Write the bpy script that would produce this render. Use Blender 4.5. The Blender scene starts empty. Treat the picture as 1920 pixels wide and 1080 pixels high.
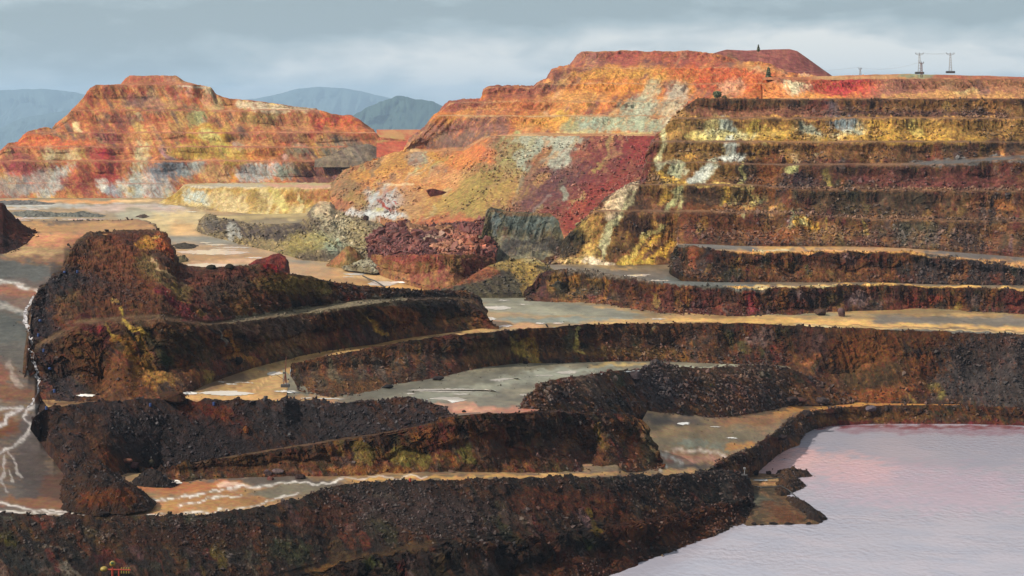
import bpy, bmesh, math, random
import numpy as np
from mathutils import Vector
random.seed(7); rng = np.random.default_rng(7)
SC = bpy.context.scene
COL = SC.collection
F = 70/36*1920.0; YH = 210.0          # focal length in photo pixels, horizon row

# ------------------------------------------------------------------ camera, light, sky, exposure
cam = bpy.data.cameras.new('camera'); camo = bpy.data.objects.new('camera', cam); COL.objects.link(camo)
cam.lens = 70; cam.sensor_width = 36; cam.clip_start = 1; cam.clip_end = 90000
camo.location = (0, 0, 0); camo.rotation_euler = (math.radians(90), 0, 0)
cam.shift_y = -(540-YH)/1920
SC.camera = camo
SUN_EL, SUN_AZ = 38.0, -112.0         # azimuth from the view axis, negative = left
w = bpy.data.worlds.new('World'); SC.world = w; w.use_nodes = True
def setup_world():
    nt = w.node_tree; nt.nodes.clear(); N = nt.nodes; L = nt.links
    out = N.new('ShaderNodeOutputWorld'); bg = N.new('ShaderNodeBackground'); bg2 = N.new('ShaderNodeBackground')
    add = N.new('ShaderNodeAddShader')
    sky = N.new('ShaderNodeTexSky'); sky.sky_type = 'NISHITA'; sky.sun_disc = False
    sky.sun_elevation = math.radians(SUN_EL); sky.sun_rotation = math.radians(SUN_AZ)
    L.new(sky.outputs[0], bg.inputs[0]); bg.inputs[1].default_value = 0.008
    tc = N.new('ShaderNodeTexCoord'); sep = N.new('ShaderNodeSeparateXYZ'); L.new(tc.outputs['Generated'], sep.inputs[0])
    def math_(op, a, b=None, c=None, clamp=False):
        m = N.new('ShaderNodeMath'); m.operation = op; m.use_clamp = clamp
        for i, v in enumerate((a, b, c)):
            if v is None: continue
            if isinstance(v, (int, float)): m.inputs[i].default_value = v
            else: L.new(v, m.inputs[i])
        return m.outputs[0]
    X, Y, Z = sep.outputs
    hyp = math_('SQRT', math_('ADD', math_('MULTIPLY', X, X), math_('MULTIPLY', Y, Y)))
    az = math_('ARCTAN2', X, Y)                       # 0 along the view axis, + to the right
    el = math_('ARCTAN2', Z, hyp)
    def noise(sx, sz, scale, det, off, dist=0.0):
        cb = N.new('ShaderNodeCombineXYZ')
        L.new(math_('MULTIPLY', az, sx), cb.inputs[0]); L.new(math_('MULTIPLY_ADD', el, sz, off), cb.inputs[1]); cb.inputs[2].default_value = off
        n = N.new('ShaderNodeTexNoise'); n.inputs['Scale'].default_value = scale; n.inputs['Detail'].default_value = det
        n.inputs['Roughness'].default_value = 0.55; n.inputs['Distortion'].default_value = dist
        L.new(cb.outputs[0], n.inputs['Vector']); return n.outputs[0]
    n1 = noise(1, 3.2, 13, 7, 3.1, .3); n2 = noise(1, 2.5, 38, 6, 9.7, .2); n3 = noise(1, 5, 5, 3, 1.3)
    def blob(a0, e0, ra, re, k):
        da = math_('MULTIPLY', math_('SUBTRACT', az, a0), 1/ra); de = math_('MULTIPLY', math_('SUBTRACT', el, e0), 1/re)
        d = math_('ADD', math_('MULTIPLY', da, da), math_('MULTIPLY', de, de))
        return math_('MULTIPLY', math_('EXPONENT', math_('MULTIPLY', d, -1)), k)
    v = math_('MULTIPLY_ADD', n1, 2.0, -0.85)
    v = math_('ADD', v, math_('MULTIPLY_ADD', n2, .9, -.44))
    # banks of brighter cloud that stand low over the hills, by azimuth and elevation
    for b in ((-.012, .024, .085, .013, .8), (.135, .034, .10, .014, .8), (.215, .022, .08, .012, .7), (-.20, .010, .12, .008, .30),
              (-.16, .046, .10, .008, -.30), (.02, .05, .12, .009, -.28), (.25, .050, .06, .008, -.30), (-.05, .002, .12, .006, .2)):
        v = math_('ADD', v, blob(*b))
    v = math_('ADD', v, math_('MULTIPLY', math_('SMOOTH_MIN', el, 1.0, .1), .55))   # cloud deck thins upwards everywhere
    cr = N.new('ShaderNodeValToRGB'); L.new(v, cr.inputs[0])
    e = cr.color_ramp.elements
    def s(c): return tuple(((x/255+.055)/1.055)**2.4 if x > 10 else x/255/12.92 for x in c)+(1,)
    e[0].position = 0.0; e[0].color = s((144, 157, 163)); e[1].position = 1.0; e[1].color = s((232, 230, 225))
    for p, c in ((.25, (162, 175, 181)), (.5, (183, 191, 194)), (.75, (208, 211, 211))):
        k = e.new(p); k.color = s(c)
    L.new(cr.outputs[0], bg2.inputs[0]); bg2.inputs[1].default_value = 0.44
    L.new(bg.outputs[0], add.inputs[0]); L.new(bg2.outputs[0], add.inputs[1]); L.new(add.outputs[0], out.inputs[0])
setup_world()
sl = bpy.data.lights.new('sun', 'SUN'); sl.energy = 2.8; sl.angle = math.radians(2); sl.color = (1, .93, .82)
so = bpy.data.objects.new('sun', sl); COL.objects.link(so)
sd = Vector((math.sin(math.radians(SUN_AZ))*math.cos(math.radians(SUN_EL)), math.cos(math.radians(SUN_AZ))*math.cos(math.radians(SUN_EL)), math.sin(math.radians(SUN_EL))))
so.rotation_euler = sd.to_track_quat('Z', 'Y').to_euler()
SC.view_settings.view_transform = 'Standard'; SC.view_settings.look = 'None'; SC.view_settings.gamma = 1
SC.view_settings.use_curve_mapping = False; SC.view_settings.exposure = 1.2
SC.render.engine = 'CYCLES'; SC.cycles.max_bounces = 5; SC.cycles.volume_bounces = 1; SC.cycles.use_denoising = True
GAIN = 0.50    # photo colour (linear) times GAIN gives the base colour under this light

# ------------------------------------------------------------------ helpers
def lin(c):
    c = np.asarray(c, float)/255
    return np.where(c > .04045, ((c+.055)/1.055)**2.4, c/12.92)
def alb(c, k=1.0): return fin(lin(c)*k)
def fin(c):      # photo colour (linear) to base colour: takes out the warmth of the sun and the loss of contrast
    c = np.asarray(c, float); l = (c*np.array([.3, .55, .15])).sum(-1, keepdims=True); t = np.clip(l/.16, 0, 1); c = np.maximum(l+(c-l)*(1.20-.26*t), .001)
    return np.clip(c*GAIN*(np.array([1.05, .99, .83])*(1-t)+np.array([1.0, 1.0, .98])*t)*(.84+.32*t), .003, .85)
def world(px, py, D):
    return np.stack([(np.asarray(px)-960)/F*D, D+0*np.asarray(px), -(np.asarray(py)-YH)/F*D], -1)
def hsh(ix, iy, iz, seed):
    h = (ix*374761393+iy*668265263+iz*2147483647+seed*144665) & 0xffffffff
    h = ((h ^ (h >> 13))*1274126177) & 0xffffffff
    h = ((h ^ (h >> 16))*2246822519) & 0xffffffff
    return ((h ^ (h >> 15)) & 0xffffff)/float(0xffffff)
def vn(x, y, z=None, seed=0):
    if z is None: z = np.zeros_like(x)
    ix = np.floor(x).astype(np.int64); iy = np.floor(y).astype(np.int64); iz = np.floor(z).astype(np.int64)
    fx = x-ix; fy = y-iy; fz = z-iz
    fx = fx*fx*(3-2*fx); fy = fy*fy*(3-2*fy); fz = fz*fz*(3-2*fz)
    r = 0
    for dz in (0, 1):
        wz = fz if dz else 1-fz
        a = hsh(ix, iy, iz+dz, seed)*(1-fx)+hsh(ix+1, iy, iz+dz, seed)*fx
        b = hsh(ix, iy+1, iz+dz, seed)*(1-fx)+hsh(ix+1, iy+1, iz+dz, seed)*fx
        r = r+wz*(a*(1-fy)+b*fy)
    return r
def fbm(x, y, z=None, seed=0, o=4, g=.5):
    a = 1; t = 0; s = 0
    for i in range(o):
        k = 2.03**i
        s = s+a*vn(x*k+i*7.1, y*k+i*3.3, None if z is None else z*k+i*1.7, seed+i); t += a; a *= g
    return s/t
def ridged(x, y, z, seed=0, o=3):
    a = 1; t = 0; s = 0
    for i in range(o):
        k = 2.1**i
        s = s+a*(1-np.abs(2*vn(x*k+i*5, y*k, z*k, seed+i)-1)); t += a; a *= .5
    return s/t
def blocky(x, y, z, size, seed=0):
    # tilted joint blocks: every cell gets one random offset
    u = (x*.8+y*.35+z*.5)/size; v = (-x*.3+y*.9+z*.2)/size; q = (-x*.55+z*.85)/(size*1.3)
    wv = vn(x/size*.7, y/size*.7, z/size*.7, seed+9)*1.4
    return hsh(np.floor(u+wv).astype(np.int64), np.floor(v+wv).astype(np.int64), np.floor(q+wv).astype(np.int64), seed)
def sst(a, b, x):
    t = np.clip((x-a)/(b-a), 0, 1); return t*t*(3-2*t)

def mesh_obj(name, V, faces, mats, cols=None, smooth=False, fmat=None, parent=None):
    V = np.asarray(V, np.float32); faces = np.asarray(faces, np.int32)
    me = bpy.data.meshes.new(name); k = faces.shape[1]; n = len(faces)
    me.vertices.add(len(V)); me.vertices.foreach_set('co', V.ravel())
    me.loops.add(n*k); me.loops.foreach_set('vertex_index', faces.ravel())
    me.polygons.add(n); me.polygons.foreach_set('loop_start', np.arange(0, n*k, k, dtype=np.int32))
    me.polygons.foreach_set('use_smooth', np.full(n, smooth, bool))
    if fmat is not None: me.polygons.foreach_set('material_index', np.asarray(fmat, np.int32))
    for m in (mats if isinstance(mats, (list, tuple)) else [mats]): me.materials.append(m)
    if cols is not None:
        a = me.color_attributes.new('Col', 'FLOAT_COLOR', 'POINT')
        c = np.ones((len(V), 4), np.float32); c[:, :3] = cols; a.data.foreach_set('color', c.ravel())
    me.update(); me.validate()
    o = bpy.data.objects.new(name, me); COL.objects.link(o)
    if parent is not None: o.parent = parent
    return o

# ------------------------------------------------------------------ materials
def nodes(name):
    m = bpy.data.materials.new(name); m.use_nodes = True; nt = m.node_tree; nt.nodes.clear()
    o = nt.nodes.new('ShaderNodeOutputMaterial'); p = nt.nodes.new('ShaderNodeBsdfPrincipled')
    nt.links.new(p.outputs[0], o.inputs[0]); return m, nt, p
def ground_mat(name, grain=1.0, rough=(.55, .9), contrast=1.0, bump=.5, floor=False, spec=.4):
    m, nt, p = nodes(name); N = nt.nodes; L = nt.links
    at = N.new('ShaderNodeAttribute'); at.attribute_name = 'Col'
    geo = N.new('ShaderNodeNewGeometry')
    mp = N.new('ShaderNodeMapping'); L.new(geo.outputs['Position'], mp.inputs[0])
    if floor: mp.inputs['Scale'].default_value = (.35, .14, 1)
    else:
        mp.inputs['Rotation'].default_value = (0, math.radians(-32), 0); mp.inputs['Scale'].default_value = (1, 1, .5)
    def nz(scale, det, rg=.6, v=None):
        n = N.new('ShaderNodeTexNoise'); n.inputs['Scale'].default_value = scale/grain; n.inputs['Detail'].default_value = det
        n.inputs['Roughness'].default_value = rg; L.new(v or mp.outputs[0], n.inputs['Vector']); return n.outputs[0]
    a = nz(.45, 6, .65); b = nz(1.6, 4, .7, geo.outputs['Position']); c = nz(.07, 4)
    r1 = N.new('ShaderNodeMapRange'); L.new(a, r1.inputs[0])
    r1.inputs[1].default_value = .3; r1.inputs[2].default_value = .7
    r1.inputs[3].default_value = 1-.42*contrast; r1.inputs[4].default_value = 1+.55*contrast
    r2 = N.new('ShaderNodeMapRange'); L.new(b, r2.inputs[0]); r2.inputs[1].default_value = .3; r2.inputs[2].default_value = .7
    r2.inputs[3].default_value = 1-.30*contrast; r2.inputs[4].default_value = 1+.35*contrast
    mu = N.new('ShaderNodeMath'); mu.operation = 'MULTIPLY'; L.new(r1.outputs[0], mu.inputs[0]); L.new(r2.outputs[0], mu.inputs[1])
    vm = N.new('ShaderNodeVectorMath'); vm.operation = 'SCALE'; L.new(at.outputs['Color'], vm.inputs[0]); L.new(mu.outputs[0], vm.inputs['Scale'])
    hs = N.new('ShaderNodeHueSaturation'); L.new(vm.outputs[0], hs.inputs['Color'])
    r3 = N.new('ShaderNodeMapRange'); L.new(nz(.9, 3, .6, geo.outputs['Position']), r3.inputs[0]); r3.inputs[1].default_value = .3; r3.inputs[2].default_value = .7
    r3.inputs[3].default_value = .475; r3.inputs[4].default_value = .522; L.new(r3.outputs[0], hs.inputs['Hue'])
    L.new(hs.outputs[0], p.inputs['Base Color'])
    rr = N.new('ShaderNodeMapRange'); L.new(c if floor else b, rr.inputs[0]); rr.inputs[1].default_value = .35; rr.inputs[2].default_value = .65
    rr.inputs[3].default_value = rough[0]; rr.inputs[4].default_value = rough[1]; L.new(rr.outputs[0], p.inputs['Roughness'])
    p.inputs['Specular IOR Level'].default_value = spec
    if bump:
        bp = N.new('ShaderNodeBump'); bp.inputs['Strength'].default_value = bump; bp.inputs['Distance'].default_value = .8*grain
        ad = N.new('ShaderNodeMath'); ad.operation = 'ADD'; L.new(a, ad.inputs[0]); L.new(b, ad.inputs[1])
        L.new(ad.outputs[0], bp.inputs['Height']); L.new(bp.outputs[0], p.inputs['Normal'])
    return m
M_rock = ground_mat('rock', 1.0, (.6, .95), 1.3, .9, False, .12)
M_rock_mid = ground_mat('rock_mid', 1.5, (.65, .95), .95, .7, False, .15)
M_rock_far = ground_mat('rock_far', 2.6, (.75, 1), .8, .55, False, .1)
M_floor = ground_mat('wet_floor', 2.0, (.30, .75), .75, .08, True, .28)
M_floor_far = ground_mat('floor_far', 5.0, (.5, .9), .6, .05, True, .25)
M_rub = ground_mat('rubble', .8, (.4, .8), .7, .3, False, .3)
def flat_mat(name, col, rough=.6, metal=0, spec=.5):
    m, nt, p = nodes(name); N = nt.nodes; L = nt.links
    n = N.new('ShaderNodeTexNoise'); n.inputs['Scale'].default_value = 3; n.inputs['Detail'].default_value = 4
    g = N.new('ShaderNodeNewGeometry'); L.new(g.outputs['Position'], n.inputs['Vector'])
    mx = N.new('ShaderNodeMix'); mx.data_type = 'RGBA'; L.new(n.outputs[0], mx.inputs[0])
    mx.inputs[6].default_value = tuple(np.array(col)*.6)+(1,); mx.inputs[7].default_value = tuple(np.clip(np.array(col)*1.35, 0, 1))+(1,)
    L.new(mx.outputs[2], p.inputs['Base Color']); p.inputs['Roughness'].default_value = rough; p.inputs['Metallic'].default_value = metal
    p.inputs['Specular IOR Level'].default_value = spec
    return m

# ------------------------------------------------------------------ lofts: one column profile per photo column, real distances
class Line:
    # pts: (px, py, value). mode 'D' value is distance, 'H' value is depth below the camera
    def __init__(s, pts, mode='D', val=None):
        if val is not None: pts = [(a, b, val) for a, b in pts]
        s.p = np.array(pts, float); s.mode = mode
    def ev(s, px):
        y = np.interp(px, s.p[:, 0], s.p[:, 1]); v = np.interp(px, s.p[:, 0], s.p[:, 2])
        if s.mode == 'H': v = v*F/np.maximum(y-YH, 1)
        return y, v
def shifted(line, dD=0, dz=0, dy=0):
    o = Line([(0, 0, 0)]); o.p = line.p; o.mode = line.mode
    def ev(px, line=line):
        y, D = line.ev(px); z = -(y+dy-YH)/F*D+dz; D2 = D+dD; return YH-z*F/D2, D2
    o.ev = ev; return o

def veins(n, xr, yr, cols, r=(4, 14), ang=60, ln=(10, 40), al=(.45, .85), seed=1):
    # mineral stains: short runs down the fall line, in the colours this rock shows
    g = np.random.default_rng(seed); out = []
    for _ in range(n):
        x, y = g.uniform(*xr), g.uniform(*yr); a = math.radians(ang+g.normal(0, 14)); l = g.uniform(*ln); k = cols[g.integers(len(cols))]; w_ = g.uniform(*r)
        k = tuple(float(np.clip(q*g.uniform(.88, 1.12), 0, 255)) for q in k)
        out.append((k, g.uniform(*al), w_, g.uniform(.5, 1.0), [(x, y), (x+l*.5*math.cos(a)+g.normal(0, 2), y+l*.5*math.sin(a)), (x+l*math.cos(a), y+l*math.sin(a))]))
    return out
RUB = []     # rubble seeds gathered from all lofts
def paint_cols(px, py, base, pal, strokes, seed, ang=55, L1=60, L2=9, warp=7, mix=1.0):
    # pal: list of photo colours; picks by streaky noise. strokes: (colour, alpha, r, ry/r, pts)
    a = math.radians(ang); u = px*math.cos(a)+py*math.sin(a); v = -px*math.sin(a)+py*math.cos(a)
    n = len(px); best = np.full(n, -9.0); c = np.tile(lin(pal[0]), (n, 1)); acc = np.zeros((n, 3)); wt = np.zeros(n)
    for i, k in enumerate(pal):
        s = .55*fbm(u/L1, v/L2, None, seed+i*13, 4, .6)+.45*fbm(px/L1*.8, py/L1*1.6, None, seed+i*31, 4, .6)
        s = np.exp((s-.5)*26*mix); acc += s[:, None]*lin(k); wt += s
    c = acc/wt[:, None]
    wx = (fbm(px/22, py/16, None, seed+101, 3)-.5)*warp*3.2; wy = (fbm(px/22, py/16, None, seed+151, 3)-.5)*warp*2.4
    X = px+wx; Y = py+wy; dens = np.zeros(n)
    ed = fbm(u/14, v/4.5, None, seed+171, 3, .6); fine = fbm(u/9, v/3.2, None, seed+191, 4, .7)
    for st in strokes:
        colr, al, r, asp, pts = st
        if al >= .99 and r <= 8 and colr is not None and r > 3: r = r*.72
        P = np.array(pts, float); ry = r*asp
        kk = 3.0 if r <= 8 else 1.6
        m = (X > P[:, 0].min()-r*kk) & (X < P[:, 0].max()+r*kk) & (Y > P[:, 1].min()-ry*kk) & (Y < P[:, 1].max()+ry*kk)
        if not m.any(): continue
        x = X[m]/r; y = Y[m]/ry; d = np.full(x.shape, 99.0); Q = P/np.array([r, ry])
        if len(Q) == 1: d = np.hypot(x-Q[0, 0], y-Q[0, 1])
        for q0, q1 in zip(Q[:-1], Q[1:]):
            e = q1-q0; t = np.clip(((x-q0[0])*e[0]+(y-q0[1])*e[1])/max(e@e, 1e-6), 0, 1)
            d = np.minimum(d, np.hypot(x-q0[0]-t*e[0], y-q0[1]-t*e[1]))
        d = d+(ed[m]-.5)*1.1
        wgt = al*(1-sst(.5, 1.2, d))
        if al >= .99 and r <= 8:
            hw = .38*(1-sst(1.0, 2.4, d*1.0)); c[m] = c[m]*(1-hw[:, None])+(lin(colr)*.45)*hw[:, None]
        if al >= .99 and r <= 8: wgt = wgt*np.clip(-.15+2.0*fine[m], 0, 1)
        if al < .99 and colr is not None: wgt = wgt*np.clip(-.15+2.1*fine[m], 0, 1)
        if colr is None: dens[m] = np.maximum(dens[m], wgt) if al > 0 else dens[m]*(1+wgt)
        else: c[m] = c[m]*(1-wgt[:, None])+lin(colr)*wgt[:, None]
    return c, dens

def loft(name, x0, x1, segs, last, pal, strokes=(), step=1.7, mat=None, seed=1, amp=1.0, sc=1.0, ang=55, L1=60, L2=9, warp=7,
         sil=None, foot=True, back=True, rub=0.0, rubcol=(62, 54, 56), floorpal=None, kind='structure', colk=1.0, tal=.35, rubsize=(.35, 1.1), mix=1.0, smooth=False, wob=0, berm=None, lip=.55):
    """segs: [(line, kind)], kind of the strip from this line down to the next: face | talus | slope | floor"""
    step = step*1.27
    px = np.arange(x0, x1+step, step); px = np.concatenate([np.linspace(x0-400, x0, 60)[:-1], px, np.linspace(x1, x1+400, 60)[1:]]) if name.endswith('!') else px
    name = name.rstrip('!')
    lines = [l for l, k in segs]+[last]; kinds = [k for l, k in segs]
    E = [l.ev(px) for l in lines]
    if sil is not None:
        sy = np.interp(px, *np.array(sil, float).T); E = [(np.maximum(y, sy), D) for y, D in E]
    if wob:
        for i in range(0 if sil is not None else 1, len(E)-1):
            w_ = (fbm(px/45, px*0, None, seed+300+(i+1)//2, 4, .6)-.5)*wob; E[i] = (E[i][0]+w_, E[i][1]+(fbm(px/60, px*0, None, seed+330+(i+1)//2, 3)-.5)*14*sc)
    if sil is not None:
        sy = np.interp(px, *np.array(sil, float).T)+(fbm(px/7, px*0, None, seed+360, 3)-.5)*2.2; E = [(np.maximum(y, sy), D) for y, D in E]
    for i in range(1, len(E)):
        E[i] = (np.maximum(E[i][0], E[i-1][0]+.05), np.minimum(E[i][1], E[i-1][1]-.25))
    rows = []; K = []; TT = []; TAL = []; GY = []
    Pw = [world(px, y, D) for y, D in E]
    if berm is None: berm = .75 if (kinds[0] != 'floor' and sc <= 1.1 and back) else 0
    if berm: Pw[0][:, 2] += lip*(.15+1.1*fbm(px/16, px*0, None, seed+410, 3))*np.clip(np.minimum((px-x0)/40, (x1-px)/40), 0, 1)
    q = .42+.5*(vn(px/38, px*0, None, seed+5)-.3)
    q = np.clip(q+(1-tal)-.65, .15, .97)
    if back:
        b0 = Pw[0].copy(); b0[:, 1] += 5*sc; b0[:, 2] -= .25*sc; b1 = b0.copy(); b1[:, 1] += 6*sc; b1[:, 2] -= 12*sc
        for b in (b1, b0): rows.append(b); K.append(np.ones(len(px))*.6); TT.append(np.zeros(len(px))); TAL.append(np.zeros(len(px)))
    for i, k in enumerate(kinds):
        A, B = Pw[i], Pw[i+1]
        pxl = np.percentile(E[i+1][0]-E[i][0], 85)
        n = int(np.clip(pxl/step*(1.15 if k == 'face' else 1), 2, 260))
        if k == 'floor': n = int(np.clip(pxl/step*.8, 2, 160))
        for j in range(n):
            t = j/n
            if k == 'face':
                h = np.where(t < q, .30*t/q, .30+.70*(t-q)/(1-q)); ta = sst(-.06, .06, t-q); fa = 1-.55*ta
            elif k == 'talus': h = np.full(len(px), t); ta = np.ones(len(px))*.8; fa = np.full(len(px), .38)
            elif k == 'slope': h = np.full(len(px), t); ta = np.zeros(len(px)); fa = np.full(len(px), .8)
            else: h = np.full(len(px), t); ta = np.zeros(len(px)); fa = np.full(len(px), .03)
            if k in ('face', 'slope', 'talus'): fa = fa*(.35+.65*min(1, t*6, (1-t)*8+.2))
            hh = np.stack([h, h, np.full(len(px), t)], 1)
            P = A+(B-A)*hh
            rows.append(P); K.append(fa); TT.append(np.full(len(px), t)); TAL.append(ta)
    rows.append(Pw[-1]); K.append(np.full(len(px), .2 if kinds[-1] != 'floor' else .03)); TT.append(np.ones(len(px))); TAL.append(np.ones(len(px))*.5)
    if foot:
        b = Pw[-1].copy(); b[:, 1] -= 2*sc; b[:, 2] -= 2.5*sc; rows.append(b); K.append(np.zeros(len(px))); TT.append(np.ones(len(px))); TAL.append(np.ones(len(px)))
    G = np.array(rows); R, C = G.shape[:2]; K = np.array(K); TAL = np.array(TAL)
    # smooth normals of the undisplaced sheet
    du = np.gradient(G, axis=1); dv = np.gradient(G, axis=0)
    nrm = np.cross(dv, du); nrm /= np.maximum(np.linalg.norm(nrm, axis=2, keepdims=True), 1e-9)
    nrm = np.where(nrm[..., 1:2] > 0, -nrm, nrm) if kinds[0] != 'floor' else np.where(nrm[..., 2:3] < 0, -nrm, nrm)
    x, y, z = (G[..., i].ravel() for i in range(3)); k = K.ravel(); s = sc
    g1 = ridged(x/(15*s), y/(15*s), z/(45*s), seed, 3)-.5
    g2 = fbm((x+z*.6)/(4.2*s), y/(4.2*s), z/(7*s), seed+20, 4, .55)-.5
    g3 = blocky(x, y, z, 2.6*s, seed+40)-.5; g4 = blocky(x, y, z, 1.1*s, seed+50)-.5
    ta = TAL.ravel()
    an = math.radians(ang); la = x*math.cos(an)-z*math.sin(an); ma = x*math.sin(an)+z*math.cos(an)
    g5 = ridged(ma/(2.6*s), la/(13*s), y/(9*s), seed+60, 3)-.5
    d = g1*2.6*(1-.6*ta)+g2*2.6+(g3*1.2+g4*.7)*(1-.3*ta)*(.5 if s >= 1.3 else .85)+g5*(3.0 if s >= 1.3 else 2.6)*(1-.45*ta)
    d = d*k*amp*s
    flr = (k < .05)
    d = np.where(flr, (fbm(x/9, y/14, None, seed+77, 3)-.5)*.14, d)
    V = np.stack([x, y, z], 1)+nrm.reshape(-1, 3)*d[:, None]
    # paint in the loft's own coordinates (photo column and row at which each undisplaced point was laid out)
    pu = np.tile(px, R); pv = YH-z*F/y
    c, dens = paint_cols(pu, pv, None, pal, strokes, seed, ang, L1, L2, warp, mix)
    if floorpal is not None:
        f = sst(.12, .04, k); f = np.clip(1-sst(.03, .12, k), 0, 1)
        fc, _ = paint_cols(pu, pv, None, floorpal, [q_ for q_ in strokes if q_[0] is not None and q_[1] >= .99], seed+7, 0, 90, 5, 4)
        f = f*np.clip(fbm(pu/30, pv/8, None, seed+9, 3)*2.4-(.15 if sc > 1.5 else .5), 0, 1)
        c = c*(1-f[:, None])+fc*f[:, None]
    if floorpal is not None:   # pale dust and loose scree on bench lips, with a painted crest highlight
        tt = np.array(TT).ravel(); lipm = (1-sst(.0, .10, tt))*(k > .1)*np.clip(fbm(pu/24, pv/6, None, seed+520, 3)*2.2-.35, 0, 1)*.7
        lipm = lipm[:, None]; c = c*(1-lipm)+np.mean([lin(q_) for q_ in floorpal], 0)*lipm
    if kinds[0] == 'floor' and not back:
        c = c*(.72+.56*fbm(pu/46, pv/1.3, None, seed+500, 4, .65))[:, None]*(1+.35*(fbm(pu/9, pv/2.2, None, seed+510, 3, .6)-.5))[:, None]
    # blocks that stand out are lighter, blocks set back darker
    c = c*(1+(.5 if sc < 1.3 else .28)*(g4+g3)*(k > .1))[:, None]
    if 'face' in kinds: c = c*np.where(k > .1, (.86+.34*ta) if sc < 1.6 else (.95+.10*ta), 1)[:, None]      # shading in the colour: steep cut rock darkened, paler crushed scree lightened
    idx = np.arange(R*C).reshape(R, C)
    fs = np.stack([idx[:-1, :-1], idx[1:, :-1], idx[1:, 1:], idx[:-1, 1:]], -1).reshape(-1, 4)
    o = mesh_obj(name, V, fs, mat or M_rock, fin(c*colk), smooth)
    o['kind'] = kind
    # rubble seeds
    if rub > 0 or dens.max() > 0:
        Vg = V.reshape(R, C, 3); ar = np.zeros((R, C)); e1 = Vg[1:, :-1]-Vg[:-1, :-1]; e2 = Vg[:-1, 1:]-Vg[:-1, :-1]
        ar[:-1, :-1] = np.minimum(np.linalg.norm(np.cross(e1, e2), axis=2), 6)
        patch = fbm(x/(18*s), y/(18*s), z/(18*s), seed+88, 3)
        pr = ar.ravel()*(rub*(ta*.85+.08)*sst(.40, .62, patch)*(k > .05)+dens*1.0)*.32/(s*s)
        # a berm of broken rock along crests
        hit = np.where(rng.random(len(pr)) < pr)[0]
        for h in hit: RUB.append((V[h], rng.uniform(*rubsize)*s, c[h]*.68+lin(rubcol)*.32))
    if berm:
        for (row, off, den) in ((2, .0, .55*berm), (R-2, -3.0, .9*berm)):
            if row >= R: continue
            Lr = V.reshape(R, C, 3)[row]; el = Lr[1:]-Lr[:-1]; ln = np.minimum(np.hypot(el[:, 0], el[:, 1]), 4)
            pk = fbm(Lr[:-1, 0]/9, Lr[:-1, 1]/9, None, seed+95, 3)
            n_ = rng.poisson(ln*den*sst(.35, .7, pk)*1.6)
            for i_ in np.where(n_ > 0)[0]:
                for _ in range(n_[i_]):
                    p_ = Lr[i_]+el[i_]*rng.random(); a_ = rng.exponential(1)
                    p_ = p_+np.array([rng.normal(0, .5), off*a_+rng.normal(0, .6)*(off == 0), 0]); p_[2] += .05 if off == 0 else -.05
                    if off: p_[2] = Pw[-1][min(i_, C-1), 2]
                    RUB.append((p_, rng.uniform(.25, .85)*(.8 if off else 1), c[row*C+i_]*.6+lin(rubcol)*.4))
    return o

# ==================================================================== THE SETTING
exec_order = None
DKW = [(66, 44, 32), (94, 60, 36), (42, 34, 35), (120, 76, 40), (76, 60, 54), (60, 54, 36), (94, 50, 38)]

# ---- distant ridges
def ridge(name, pts, D, depth, col, rough=.3, seed=0):
    P = np.array(pts, float); px = np.arange(P[0, 0], P[-1, 0], 1.6); y = np.interp(px, P[:, 0], P[:, 1])
    y = y+(fbm(px/26, px*0, None, seed, 5, .6)-.5)*rough*14
    rows = []; n = 26
    for j in range(n+1):
        t = j/n; yy = y+(300-y)*t; g = world(px, yy, D-depth*t)
        g[:, 1] += (ridged(px/45+t*1.2, px*0+t*2.0, px*0, seed+3)-.5)*depth*.35*min(1, t*5)
        rows.append(g)
    b = rows[0].copy(); b[:, 1] += depth; b[:, 2] -= 200; rows.insert(0, b)
    G = np.array(rows); R, C = G.shape[:2]; idx = np.arange(R*C).reshape(R, C)
    fs = np.stack([idx[:-1, :-1], idx[1:, :-1], idx[1:, 1:], idx[:-1, 1:]], -1).reshape(-1, 4)
    c = np.tile(np.array(col), (R*C, 1))*(.6+.8*fbm(np.tile(px, R)/9, np.repeat(np.arange(R), C)/2.0, None, seed+4, 3))[:, None]
    o = mesh_obj(name, G.reshape(-1, 3), fs, M_rock_far, c, False); o['kind'] = 'structure'; return o
ridge('distant_hills', [(-250, 190), (-60, 178), (0, 170), (40, 167), (90, 168), (140, 173), (180, 182), (260, 205), (400, 222), (520, 245)], 44000, 4000, (.04, .06, .055), .3, 1)
ridge('distant_hills', [(-250, 250), (-60, 246), (0, 240), (40, 222), (100, 210), (150, 204), (260, 214), (380, 235)], 36000, 3000, (.035, .055, .05), .3, 2)
ridge('distant_hills', [(300, 215), (420, 188), (480, 185), (520, 176), (560, 167), (600, 162), (650, 166), (700, 176), (760, 192), (860, 225), (950, 245)], 47000, 4000, (.04, .06, .055), .25, 3)
ridge('distant_hill', [(600, 250), (650, 221), (690, 200), (715, 189), (745, 182), (790, 187), (815, 194), (840, 206), (880, 226), (930, 250)], 24000, 2200, (.024, .042, .03), .8, 4)
o = mesh_obj('far_plain', [(-9000, 1500, -82), (9000, 1500, -82), (12000, 3000, -100), (-12000, 3000, -100), (32000, 12000, -900), (-32000, 12000, -900), (42000, 54000, -1500), (-42000, 54000, -1500)], [(0, 1, 2, 3), (3, 2, 4, 5), (5, 4, 6, 7)], M_rock_far, np.tile(np.array([.04, .06, .04]), (8, 1)))
o['kind'] = 'structure'

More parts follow.
